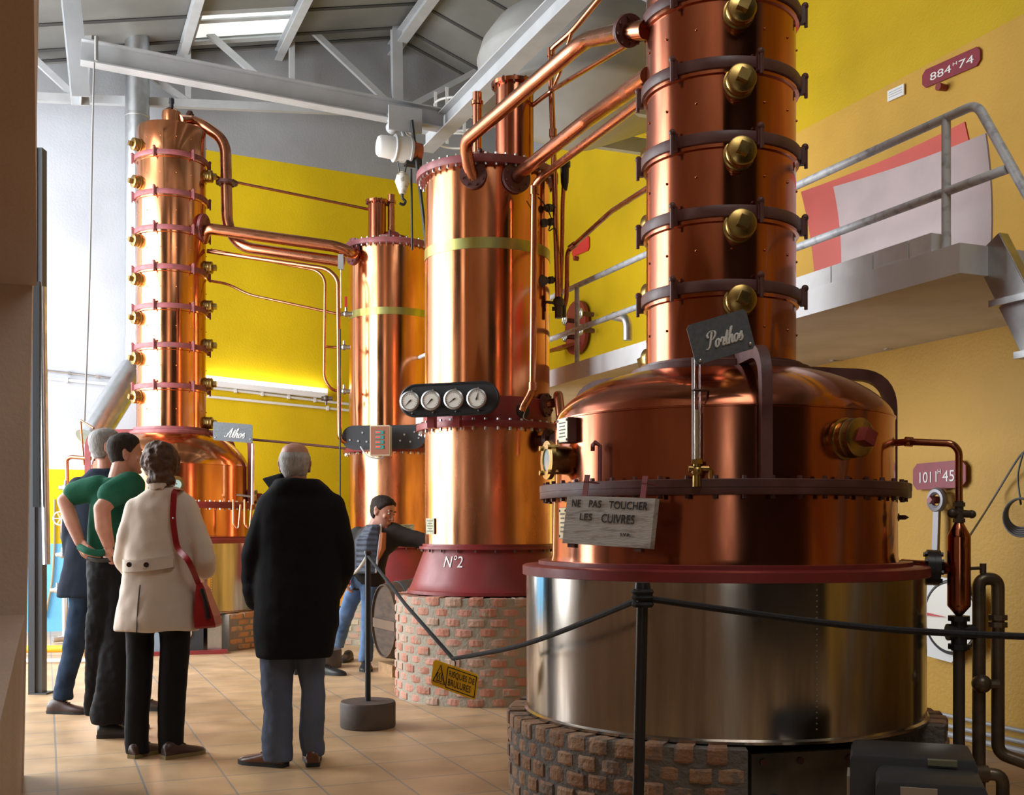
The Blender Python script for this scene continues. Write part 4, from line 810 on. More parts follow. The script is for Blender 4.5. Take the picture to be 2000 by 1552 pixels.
pipe([P(1103, 330, 8.6), P(1099, 398, 8.6), P(1098, 470, 8.6), P(1094, 590, 8.6)], .017, 'thin copper pipe with black funnel right of the condenser', .05)
mb = MB(); q = P(1103, 372, 8.6); mb.lathe(q, [(0, 0), (.018, 0), (.03, .06), (.034, .17), (.044, .18), (.044, .22), (0, .22)], 16); tag(mb.build('black_funnel', BLACKP), 'black funnel valve at the head of a thin pipe by the condenser', 'valve')
pipe([P(1280, 358, 6.3), P(1195, 412, 7.6), P(1124, 476, 8.5), P(1108, 490, 8.6), P(1107, 580, 8.62), P(1101, 604, 8.62)], .018, 'thin copper pipe bending from the front column down to the bottom valve', .08, joints=[(P(1118, 481, 8.52), Vector((1, 0, .8)))])
vb = MB(); q = P(1091, 590, 8.56); vb.cone(q+ZV*.06, q-ZV*.12, .03, .03, 10); vb.ell(q, .045); vb.cone(q-ZV*.01, q+Vector((-.13, -.03, 0)), .012, .010, 8); vb.cone(q-ZV*.05, q+Vector((-.05, 0, -.05)), .016, .016, 8); vb.cone(P(1101, 604, 8.6)+ZV*.03, P(1101, 604, 8.6)-ZV*.06, .02, .02, 10)
tag(vb.build('bottom_valve', M('dark_bronze', (.10, .08, .06), .45, .5)), 'dark bronze valve at the foot of the thin pipes', 'valve')
DB = bpy.data.materials['dark_bronze']
for k, (x0, y0, x1, y1) in enumerate([(1050, 437, 1086, 432), (1066, 406, 1086, 406), (1050, 549, 1087, 546)]):
    A, B = P(x0, y0, 8.45), P(x1, y1, 8.52); mb = MB(); d = (B-A); mb.cone(A-d*.1, B, .02, .018, 10); mb.cone(A+d*.15, A+d*.45, .032, .032, 8); mb.cone(A+d*.6, A+d*.8, .03, .03, 6)
    if k == 2: mb.ell(A+d*.15, (.05, .04, .05))
    tag(mb.build('cock', DB), ['dark union joining pipe and condenser, below the topmost small one', 'topmost small dark union between pipe and condenser', 'large dark valve between pipe and condenser, above the bottom valve'][k], 'valve')
mb = MB(); mb.tube(catmull([P(1050, 384, 8.3), P(1064, 400, 8.35), P(1077, 428, 8.45), P(1072, 450, 8.4), P(1084, 446, 8.45), P(1088, 470, 8.45)], 6), .005, 6); tag(mb.build('thermocouple_wire', CABLE), 'thin black wire looping beside the tall condenser', 'wire')
mb = MB(); mb.tube(catmull([axN.at(33, .50, 2.13), axN.at(30, .53, 2.08), axN.at(36, .53, 2.06)], 6), .005, 6); tag(mb.build('loose_wires', ROPEW), 'pale loose wires at the hole in the red section', 'wire')
# elbow with flanges between condenser N°2 and the front still
pipe([axN.at(62, .44, 2.20), axN.at(66, .58, 2.22), P(1090, 765, 8.25), P(1097, 830, 8.1), P(1092, 880, 8.1)], .035, 'copper elbow at the right of the condenser middle flange', .1, flanges=[(axN.at(62, .50, 2.20), axN.d(62), .09)])
mb = MB(); q = axN.at(55, .50, 1.93); d = axN.d(55); mb.cone(q-d*.02, q+d*.12, .04, .04, 14); flange(mb, q+d*.06, d, .085); mb.cone(q+d*.1, q+d*.16, .06, .06, 8); tag(mb.build('side_outlet', DKIRON), 'dark flanged outlet under the condenser middle flange', 'valve')
# smaller still <-> far condenser
YA = 12.5
pipe([axA.at(60, .08, 5.74), P(374, 236, YA+.1), P(395, 243, YA), P(440, 275, YA), P(444, 445, YA), P(470, 482, YA-.1), P(672, 512, 12.35)], .062, 'thick copper pipe looping from the small still\'s cap, with a mid flange', .40, flanges=[(P(371, 234, YA+.12), Vector((1, 0, -.1)), .10), (P(443, 357, YA), ZV, .12)])
bx = pipe([axA.at(72, .34, 4.42), P(404, 446, 12.25), P(660, 482, 12.3), P(690, 496, 12.35), axB.at(-62, .47, 4.36)], .062, 'thick copper pipe running straight from small still to far condenser', .15, flanges=[(P(398, 445, 12.28), Vector((1, -.15, -.1)), .15), (axB.at(-62, .49, 4.355), axB.d(-62), .15)], fmat=PINKIRON)
mb = MB(); q = P(666, 512, 12.3); mb.box(q, (.06, .06, .16)); mb.tube([q-ZV*.08, q-ZV*.5], .006, 6); tag(mb.build('pipe_clamp', GALV), 'small steel clamp at the end of the looping pipe', 'clamp')
pipe([P(404, 334, 12.5), P(432, 350, 12.6), P(722, 409, 12.9), P(735, 410, 12.95)], .016, 'thin copper line from the small column to the stack, uppermost', .05)
pipe([P(405, 490, 12.4), P(430, 494, 12.4), P(640, 525, 12.2), P(660, 545, 12.2), P(663, 858, 12.2), P(680, 866, 12.3)], .024, 'thin copper pipe with long drop to the black control panel', .12)
pipe([P(412, 488, 12.4), P(620, 528, 12.3), P(635, 545, 12.25), P(633, 740, 12.25), P(648, 762, 12.25), P(682, 766, 12.4)], .016, 'thinner copper drop pipe just left of the longer drop', .12)
pipe([P(633, 677, 12.25), P(684, 679, 12.45)], .014, 'short copper cross piece between drop pipe and far condenser', .02)
pipe([P(408, 548, 12.5), P(445, 554, 12.6), P(485, 575, 12.6), P(660, 613, 12.5), P(684, 616, 12.5)], .015, 'thin wavy copper line crossing the yellow wall', .10)
pipe([P(492, 858, 12.6), P(560, 864, 12.6), P(682, 876, 12.6)], .014, 'dark thin pipe from the Athos board to the far condenser', .05, mat=DKIRON, name='iron_pipe')
for k, (x, y, lb) in enumerate([(676, 613, 'small steel tap with red lever on the far condenser'), (672, 678, 'grey union on the short copper cross piece'), (672, 764, 'grey union at the lower end of the thin drop pipe'), (637, 778, 'dark drain tap under the thin drop pipe')]):
    mb = MB(); q = P(x, y, 12.3); mb.cone(q-Vector((.05, 0, 0)), q+Vector((.07, 0, 0)), .025, .022, 10); mb.ell(q, .035); mb.cone(q, q+ZV*.07*(1 if k != 3 else -1), .014, .014, 8); o = tag(mb.build('tap', GALV if k < 3 else DB), lb, 'valve')
    if k == 0: mb = MB(); mb.box(q+ZV*.13, (.025, .02, .12)); mb.build('lever', PLQ2, o, smooth=False)
# bits on the smaller still
sightglass(axA, 3, .835, 1.72, ta, .85); datap(axA, -3, .824, 1.93-.08, ta, .13, .16)
plug(axA, 82, .824, 1.62, ta, True, 1.2)
mb = MB(); mb.tube([P(494, 866, 11.95), P(493, 985, 11.95)], .018, 8); mb.cone(P(494, 970, 11.95), P(462, 966, 11.9), .012, .012, 8); mb.build('gauge_tube', GALV, ta)
for dx in (456, 478): 
    mb = MB(); mb.tube(fillet([P(dx, 975, 11.75), P(dx, 1025, 11.75), P(dx+10, 1033, 11.75), P(dx+14, 985, 11.75)], .05), .012, 8); mb.build('sample_tube', PIPEC, ta)
# valves and pipes on the wall behind the visitors at the left
pipe([P(131, 945, 12.6), P(130, 897, 12.6), P(138, 892, 12.6), P(178, 895, 12.6)], .022, 'copper pipe bend beside the left visitor in navy coat', .06)
pipe([P(164, 908, 12.7), P(157, 820, 12.7), P(183, 836, 12.6)], .012, 'thin bent copper wire pipe at the small still\'s left', .02)
rt = thing('filter_vessel', 'orange copper filter vessel with white handwheel behind the left visitor', 'filter', P(128, 1060, 12.6)); mb = MB(); c = P(128, 1060, 12.6); mb.lathe(c, [(0, 0), (.03, 0), (.06, .06), (.06, .36), (.0, .38)], 24); mb.build('vessel', PIPEC, rt)
mb = MB(); q = P(118, 1012, 12.5); mb.torus(q, Vector((.3, -1, 0)), .075, .008, 24, 6)
for k in range(3): t = PI*k/3; mb.tube([q+Vector((math.cos(t)*.075, 0, math.sin(t)*.075)), q-Vector((math.cos(t)*.075, 0, math.sin(t)*.075))], .005, 6)
mb.build('handwheel', WHITEP, rt)
mb = MB(); mb.cone(q, q+Vector((.06, .1, 0)), .012, .012, 8); mb.build('spindle', GALV, rt)
for k, (x, y, lb) in enumerate([(128, 952, 'grey tap below the copper bend at the left'), (122, 1083, 'grey tap on the blue wall, beside the navy coat'), (112, 1152, 'steel pipe end low on the blue wall')]):
    mb = MB(); q = P(x, y, 12.5); mb.cone(q-Vector((.07, 0, 0)), q+Vector((.10, 0, 0)), .025, .025, 10); mb.ell(q, .04); mb.cone(q, q+ZV*.08, .015, .015, 8); tag(mb.build('tap', GALV), lb, 'valve')
mb = MB(); q = P(126, 1180, 12.5); mb.cone(P(127, 1155, 12.5), Vector((P(127, 1155, 12.5).x, 12.5, .02)), .035, .035, 14); mb.cone(Vector((P(127, 1155, 12.5).x, 12.5, .05)), Vector((P(110, 1155, 12.5).x, 12.4, .05)), .035, .035, 12); tag(mb.build('drain_pipe', GALV), 'grey drain pipe at the foot of the blue wall', 'pipe')
mb = MB(); mb.tube(catmull([pu(107, 975, BU), pu(106, 1060, BU), pu(102, 1130, BU), pu(94, 1175, BU), pu(88, 1205, BU)], 6), .014, 6); tag(mb.build('wall_rope', M('old_rope', (.30, .25, .16), .9)), 'old rope hanging down the blue and yellow wall', 'rope')
mb = MB(); mb.tube([Vector((-5.4, 11.15, .07)), Vector((-3.95, 11.30, .07))], .035, 12); tag(mb.build('gas_pipe', M('pipe_yellow', (.75, .42, .01), .45)), 'yellow gas pipe along the floor behind the visitors', 'pipe')
mb = MB(); mb.tube([Vector((-5.2, 10.55, .025)), Vector((-3.6, 10.7, .025))], .02, 10); tag(mb.build('floor_conduit', WP), 'white conduit along the floor behind the visitors', 'pipe')
# firebox of the smaller still
fb = thing('firebox', 'black firebox door with a round port under the smaller still', 'firebox', axA.at(0, 1.05, 0))
mb = MB(); d, s = axA.d(0), axA.side(0); 
for a, b, m_, nm in ((-.02, .30, BLACKM, 'door'), (-.33, .28, M('blue_grey_paint', (.22, .29, .36), .45), 'burner_cover')):
    mb = MB(); mb.box(axA.at(0, 1.02, .20)+s*(.18+a), (b, .10, .36), (s, d, ZV)); mb.build(nm, m_, fb, smooth=False)
mb = MB(); mb.torus(axA.at(0, 1.075, .22)+s*.13, d, .058, .012, 28, 8); mb.build('port_ring', M('pale_ring', (.6, .55, .48), .5), fb)
mb = MB(); mb.box(axA.at(0, 1.06, .02)+s*.02, (1.05, .12, .04), (s, d, ZV)); mb.build('sill', REDIRON, fb, smooth=False)
mb = MB(); mb.box(axA.at(0, 1.0, .2)+s*.42, (.14, .06, .34), (s, d, ZV)); mb.build('side_plate', GALV, fb, smooth=False)
# ------------------------------------------------------------------ right side: separator, drain loops, dial, wrench, burner
sp = thing('copper_separator', 'slim copper separator with conical ends on a dark valve stand', 'separator', Vector((P(1873, 1100, 5.3).x, 5.3, 0)))
Y = 5.3; cx = P(1873, 0, Y).x; zz = lambda y: CH+(HOR-y)/F*Y; c = Vector((cx, Y, 0)); k = Y/F
mb = MB(); mb.lathe(c, [(.012, zz(1203)), (21.5*k, zz(1183)), (21.8*k, zz(1180)), (21.8*k, zz(1049)), (21.2*k, zz(1045)), (.02, zz(1020)), (.0, zz(1019))], 40); mb.build('vessel', COPDARK, sp)
mb = MB(); mb.tube(fillet([axP.at(97, .815, 1.69), P(1768, 862, 5.42), P(1860, 866, Y), P(1873, 880, Y), P(1873, 1000, Y)], .07), .017, 14); up = mb.build('inlet_pipe', PIPEC, sp)
mb = MB(); mb.cone(P(1768, 862, 5.42), P(1782, 863, 5.42), .024, .024, 12); mb.build('inlet_union', PIPEC, up)
mb = MB(); mb.cone(c+ZV*zz(1022), c+ZV*zz(978), .022, .02, 12); mb.cone(P(1858, 1002, Y), P(1900, 1004, Y), .02, .018, 10); mb.ell(P(1860, 1002, Y), .024); mb.ell(P(1898, 1004, Y), .02)
for y in (985, 1016): mb.cone(c+ZV*zz(y+4), c+ZV*zz(y-4), .028, .028, 6)
mb.build('upper_valve', DB, sp)
mb = MB(); mb.cone(P(1762, 1104, 5.5), P(1860, 1110, Y), .032, .030, 16); sp2 = mb.build('side_pipe', PIPEC, sp); mb = MB(); flange(mb, P(1822, 1108, 5.38), Vector((1, -.25, -.04)), .085, .06, 8, .012); mb.build('flange', BLACKP, sp2)
mb = MB(); mb.cone(c+ZV*zz(1205), c+ZV*zz(1270), .036, .036, 14)
for y in (1207, 1232, 1262): mb.cone(c+ZV*zz(y+5), c+ZV*zz(y-5), .052, .052, 8)
mb.cone(P(1850, 1234, Y), P(1905, 1234, Y), .04, .035, 12); mb.build('lower_valve', BLACKP, sp)
mb = MB(); mb.cone(c+ZV*zz(1268), c, .027, .027, 16); mb.build('stand_pipe', DB, sp)
mb = MB(); mb.tube([P(1894, 1110, Y), P(1916, 1109, Y)], .008, 8); mb.cone(P(1920, 1120, Y), P(1920, 1100, Y), .016, .016, 8); mb.tube([P(1922, 1116, Y), P(1924, 1130, Y)], .01, 8); mb.build('bleed_cock', DB, sp)
IRON = M('bronze_pipe', (.20, .15, .10), .35, .6, (.10, .08, .06), 8)
lp = thing('drain_loop', 'swan-neck loop of bronze pipe right of the copper separator', 'pipe', Vector((P(1930, 0, Y).x, Y, 0)))
xa, xb = P(1912, 0, Y).x, P(1949, 0, Y).x
mb = MB(); mb.tube(fillet([Vector((xa, Y, .0)), Vector((xa, Y, zz(1130))), Vector((xb, Y, zz(1130))), Vector((xb, Y, zz(1470))), Vector((xb+.5, Y-.25, zz(1540)))], .046, 10), .030, 18); mb.build('loop', IRON, lp)
mb = MB()
for dy in (0, 14): mb.cone(Vector((xb, Y, zz(1205+dy)-.012)), Vector((xb, Y, zz(1205+dy)+.012)), .045, .045, 8)
mb.build('union_nut', IRON, lp)
mb = MB(); q = Vector((xa, Y-.03, zz(1333))); mb.ell(q, (.045, .05, .045)); mb.cone(q, q+Vector((.075, -.02, 0)), .022, .02, 8); mb.build('check_valve', IRON, lp)
mb = MB(); mb.tube(fillet([Vector((xa, Y-.02, zz(1508))), Vector((xa+.09, Y-.05, zz(1508))), Vector((xa+.09, Y-.05, .0))], .06), .03, 14); mb.cone(Vector((xa-.05, Y-.02, zz(1508))), Vector((xa+.03, Y-.02, zz(1508))), .042, .042, 10); mb.build('branch', IRON, lp)
CON = M('dull_conduit', (.36, .37, .40), .5)
for i, (dz, r, m_) in enumerate(((.16, .012, CON), (.10, .014, CON), (.05, .018, CON))):
    mb = MB(); mb.tube([RW(4.97, 9, dz), RW(4.97, 2.2, dz)], r, 8); tag(mb.build('wall_conduit', m_), ['uppermost of the steel conduits low along the mustard wall', 'middle of the steel conduits low along the mustard wall', 'lowest and thickest steel conduit along the mustard wall'][i], 'pipe', 'conduits along the mustard wall')
# dial plate behind the separator and the ring spanner
p = Panel(pn(1800, 1120, 4.96), pn(1868, 1132, 4.96), pn(1800, 1278, 4.96)); dlt = thing('scale_dial', 'white wall dial with a red pointer behind the copper separator', 'dial', pn(1840, 1275, 4.96)); mb = MB(); p.slab(mb, .02, .04); mb.build('plate', M('dial_white', (.72, .74, .74), .4), dlt)
cc = pn(1858, 1205, 4.93); mb = MB(); mb.torus(cc, NV, .21, .012, 40, 8); mb.build('dial_ring', BLACKP, dlt); mb = MB(); mb.lathe(cc, [(0, 0), (.2, 0), (.2, .01), (0, .01)], 36, -NV); mb.build('dial_face', GLASSW, dlt)
mb = MB(); mb.prism([cc-NV*.02+UV*.33+ZV*.03, cc-NV*.02+UV*.33-ZV*.0, cc-NV*.02+UV*.02], -NV*.006); mb.build('pointer', PLQ2, dlt, smooth=False)
wr = thing('ring_spanner', 'big grey ring spanner hanging on the mustard wall', 'spanner', pn(1830, 1110, 4.93)); c = pn(1830, 976, 4.96); mb = MB(); mb.torus(c, NV, .055, .022, 28, 8); A, B = c-ZV*.06, pn(1826, 1118, 4.95); d = (B-A).normalized(); mb.box((A+B)/2, (.045, .02, (B-A).length), (UV, NV, d)); mb.build('spanner', M('spanner_steel', (.24, .23, .25), .5, .6), wr); mb = MB(); mb.cone(c+NV*.05, c-NV*.06, .02, .024, 4); mb.build('peg', REDIRON, wr, smooth=False)
mb = MB(); mb.tube(catmull([P(1894, 1046, Y), pn(1930, 990, 4.9), pn(1985, 900, 4.95), pn(2003, 880, 4.95)], 6), .006, 6); tag(mb.build('slack_cable', M('grey_cable', (.16, .17, .19), .6)), 'thin grey cable slanting from separator to the right wall', 'cable')
mb = MB()
for k in range(5): q = pn(1994, 1002+k*2, 4.93-.01*k); mb.torus(q, NV+UV*.2, .08+.006*k, .006, 24, 6)
mb.tube(catmull([pn(1994, 985, 4.93), pn(1988, 930, 4.95), pn(1998, 885, 4.95)], 6), .006, 6); tag(mb.build('cable_coil', M('grey_cable2', (.16, .17, .19), .6)), 'coiled grey cable hanging at the right wall', 'cable')
# burner at the mouth of the front still
bn = thing('burner', 'dark grey boxy burner at the mouth of the front plinth', 'burner', Vector((P(1790, 0, 4.2).x, 4.2, 0)))
D1, S1 = Vector((-.30, -.95, 0)).normalized(), Vector((.95, -.30, 0)).normalized()
def bv(mb, c, size, b=.03):
    x, y, z = [s/2 for s in size]; R = []
    for zz_, q in ((-z, b), (-z+b*.4, 0), (z-b, 0), (z-b*.3, b*.35), (z, b)):
        X_, Y_ = x-q, y-q; R.append([c+S1*a*X_+D1*e*Y_+ZV*zz_ for a, e in ((-1, -1), (1, -1), (1, 1), (-1, 1))])
    mb.loft(R); return mb
mb = MB(); bc = Vector((P(1780, 0, 4.25).x, 4.25, 0)); bv(mb, bc+ZV*.235, (.44, .30, .43)); mb.build('housing', DARKBOX, bn)
mb = MB(); bv(mb, bc+D1*.24+S1*.05+ZV*.215, (.36, .32, .39)); hd = mb.build('front_hood', DARKBOX, bn)
mb = MB(); mb.box(bc+D1*.402+S1*.01+ZV*.365, (.12, .006, .045), (S1, D1, ZV)); mb.build('maker_label', M('label_cream', (.42, .36, .30), .5), hd, smooth=False)
mb = MB(); mb.box(bc-S1*.222+D1*.0+ZV*.26, (.02, .16, .17), (S1, D1, ZV)); mb.build('side_label', M('label_beige', (.46, .40, .32), .6), bn, smooth=False)
mb = MB(); mb.box(bc+D1*.153+S1*.1+ZV*.43, (.10, .03, .02), (S1, D1, ZV)); mb.build('sight_window', M('greenish_window', (.20, .20, .12), .2), bn, smooth=False)
for i in (0, 1):
    mb = MB(); mb.tube(catmull([bc-S1*.20+D1*.02+ZV*(.25+.02*i), bc-S1*.33+D1*.05+ZV*(.17+.02*i), bc-S1*.42+D1*.10+ZV*(.06+.015*i), bc-S1*.52+D1*.13+ZV*.012], 6), .009, 8); tag(mb.build('burner_cable', M('cable_grey%d' % i, (.22, .20, .17), .6)), ['lower grey cable from the burner to the floor', 'upper grey cable from the burner to the floor'][i], 'cable', 'burner cables')
dpm = M('sooty_plate', (.16, .14, .10), .6, 0, (.08, .07, .05), 5); mb = MB(); ang = 24; c = axP.at(ang, .86, .17); mb.box(c, (.50, .03, .33), (axP.side(ang), axP.d(ang), ZV)); fd = mb.build('fire_door', dpm, smooth=False); tag(fd, 'sooty metal fire door plate inside the front plinth opening', 'door'); mb = MB()
for a in (-.2, -.03, .2): q = c+axP.side(ang)*a+axP.d(ang)*.014+ZV*.13; mb.cone(q, q+axP.d(ang)*.012, .016, .016, 8)
mb.build('door_bolts', DKIRON, fd)
mb = MB(); q = P(1512, 1560, 4.35); q.z = 0; mb.lathe(q, [(0, 0), (.033, 0), (.033, .17), (.028, .185), (.028, .22), (0, .222)], 24); bt = mb.build('bottle', M('white_plastic', (.62, .60, .62), .45)); tag(bt, 'small white plastic bottle standing before the fire door', 'bottle')
mb = MB(); mb.lathe(q, [(0, .222), (.017, .222), (.017, .25), (0, .252)], 20); mb.build('cap', BLACKP, bt)
# ------------------------------------------------------------------ barrel, blocks, stanchions, rope, sign
bl = thing('wine_barrel', 'dark oak barrel lying on a timber block behind the pink plinth', 'barrel', Vector((-1.0, 9.9, .18)))
A = P(748, 1220, 9.78); ax_ = Vector((.90, .44, 0)).normalized(); rr = .37; mb = MB(); cz = .10+rr; A = Vector((A.x, A.y, cz)); mb.lathe(A, [(0, .02), (rr*.83, .02), (rr*.83, 0), (rr*.86, 0), (rr*.95, .18), (rr, .42), (rr*.95, .66), (rr*.86, .84), (0, .84)], 40, ax_); mb.build('staves', OAK, bl)
mb = MB(); HO = M('hoop_iron', (.10, .11, .12), .5, .5)
for z, r in ((.03, .868), (.12, .92), (.30, .985), (.54, .985), (.72, .92)): mb.lathe(A, [(rr*r, z), (rr*(r+.015), z), (rr*(r+.02), z+.045), (rr*(r+.0), z+.045), (rr*r, z)], 40, ax_)
mb.build('hoops', HO, bl); mb = MB(); mb.box(A-ax_*.0+ax_*.012-ZV*.03, (rr*1.5, .02, .08), (ax_.cross(ZV), ax_, ZV)); mb.build('head_bar', M('oak_bar', (.16, .10, .06), .6), bl, smooth=False)
mb = MB(); mb.box(A+ax_*.42-ZV*(rr+.05), (.36, .80, .10), (ax_.cross(ZV), ax_, ZV)); tag(mb.build('timber_block', M('raw_timber', (.40, .24, .11), .7, 0, (.30, .17, .08), 4, (1, 6, 6)), smooth=False), 'squared timber block under the lying barrel', 'timber')
def stanchion(px, Y, label, r=.178, h=.165, ztop=1.11, tilt=0, base=True):
    x = P(px, 0, Y).x; t = thing('stanchion', label, 'stanchion', Vector((x, Y, 0)))
    mb = MB(); mb.lathe((x, Y, 0), [(0, 0), (r*.97, 0), (r, .012), (r, h-.012), (r*.97, h), (.02, h+.002), (0, h+.002)], 48); mb.build('base', M('cast_base', (.065, .05, .045), .6, 0, (.10, .075, .06), 9, bump=.15), t)
    mb = MB(); mb.tube([(x, Y, h), (x+tilt, Y, ztop)], .0185, 14); mb.cone((x+tilt, Y, ztop), (x+tilt, Y, ztop+.02), .026, .024, 14); mb.build('post', BLACKP, t); return Vector((x+tilt, Y, ztop-.03))
s1 = stanchion(718.5, 7.25, 'black rope stanchion on a round base before the reaching man')
s2 = stanchion(1243, 3.6, 'nearest black stanchion, before the steel drum', ztop=1.085, tilt=.02)
s0 = stanchion(632, 10.35, 'stanchion on a round base hidden behind the black coat', ztop=1.1, r=.165)
s3 = stanchion(2200, 3.3, 'black stanchion beyond the right edge holding the rope end', ztop=.98)
sgp = P(885, 1286, 5.75)
def rope(pts, label, mat=ROPEM, r=.0105): mb = MB(); mb.tube(pts, r, 8); return tag(mb.build('barrier_rope', mat), label, 'rope', 'barrier ropes')
rope([s1+ZV*.02, s1.lerp(sgp, .5)-ZV*.01, sgp], 'dark rope from the round-base stanchion down to the yellow sign')
rope(catmull([sgp, sgp.lerp(s2, .5)-ZV*.035, s2], 8), 'dark rope from the yellow sign up to the nearest stanchion')
q = s2.lerp(s3, .5); rope(catmull([s2, s2.lerp(s3, .5)-ZV*.03, s3], 10), 'dark rope from the nearest stanchion to the right edge')
rope(catmull([s1+ZV*.02, s1.lerp(s0, .35)-ZV*.14, s0], 8), 'pale rope from the round-base stanchion behind the black coat', ROPEW)
mb = MB()
for dz in (0, .022, .04): mb.torus(s2+ZV*(dz-.02), ZV, .026, .0105, 20, 6)
tag(mb.build('rope_knot', ROPEM), 'rope turns wound round the nearest stanchion top', 'rope')
p = Panel(P(847, 1287, 5.72), P(935, 1318, 5.66), P(841, 1336, 5.74)); mb = MB(); p.slab(mb, .006, .012); wsn = mb.build('warning_sign', SIGNY, smooth=False); tag(wsn, 'yellow warning sign RISQUES DE BRULURES hanging from the rope', 'sign')
mb = MB(); p.text(mb, 'RISQUES DE', .37, .52, .93, .80, th=.001); mb.build('lettering', BLACKL, wsn, smooth=False); mb = MB(); p.text(mb, 'BRULURES', .37, .20, .87, .47, th=.001); mb.build('lettering', BLACKL, wsn, smooth=False)
mb = MB(); p.frameline(mb, .32, .08, .97, .92, .0045); mb.build('text_frame', BLACKL, wsn, smooth=False)
mb = MB(); tri = [(.04, .17), (.30, .17), (.17, .88)]; mb.tube([p.at(a, b, .001) for a, b in tri], .004, 6, True)
for x in (.12, .17, .22): mb.tube(catmull([p.at(x+.014*math.sin(k*1.6), .30+.055*k, .001) for k in range(6)], 3), .0022, 5)
mb.tube([p.at(.11, .25, .001), p.at(.23, .25, .001)], .0025, 5); mb.build('hot_surface_symbol', BLACKL, wsn, smooth=False)
mb = MB(); mb.tube(catmull([sgp, sgp-ZV*.02+Vector((.012, 0, 0)), p.at(.47, .93, .0)], 5), .003, 6); mb.build('hanging_wire', BLACKP, wsn)
mb = MB(); q = P(668, 1155, 10.9); mb.box(q, (.16, .10, .26), (Vector((.97, 0, .25)), Vector((0, 1, 0)), Vector((-.25, 0, .97)))); ob = mb.build('orange_box', M('orange_plastic', (.85, .33, .01), .45), smooth=False); tag(ob, 'orange pendant box hanging behind the black coat', 'control box')
mb = MB(); mb.tube(catmull([q-ZV*.12, q-ZV*.3+Vector((-.08, 0, 0)), q-ZV*.5+Vector((-.12, 0, 0)), q-ZV*.62+Vector((-.06, 0, 0))], 6), .012, 6); mb.tube([q+ZV*.12, q+ZV*.4-Vector((.02, 0, 0)), Vector((q.x-.02, q.y, 3.2))], .009, 6); mb.build('pendant_cable', CABLE, ob)
# ------------------------------------------------------------------ people
SKIN = M('skin', (.50, .25, .17), .5, 0, (.42, .19, .13), 14)
SKULL = [(-.118, .080, -.01, .020), (-.108, .090, -.02, .034), (-.085, .092, -.045, .050), (-.055, .088, -.068, .059), (-.02, .086, -.088, .066), (.012, .083, -.097, .070), (.04, .087, -.102, .074), (.068, .082, -.098, .073), (.09, .066, -.083, .063), (.107, .042, -.056, .044), (.117, .012, -.02, .014)]
def skull_pt(z, a, sc=1.0):
    for (z0, f0, b0, w0), (z1, f1, b1, w1) in zip(SKULL[:-1], SKULL[1:]):
        if z0 <= z <= z1 or (z1 == SKULL[-1][0] and z > z1) or (z0 == SKULL[0][0] and z < z0):
            t = max(0, min(1, (z-z0)/(z1-z0))); f, b, w_ = f0+(f1-f0)*t, b0+(b1-b0)*t, w0+(w1-w0)*t; break
    y0, dy = (f+b)/2, (f-b)/2; ca, sa = math.cos(a), math.sin(a); e = .85
    return Vector((math.copysign(abs(sa)**e, sa)*w_, y0+math.copysign(abs(ca)**e, ca)*dy, z))
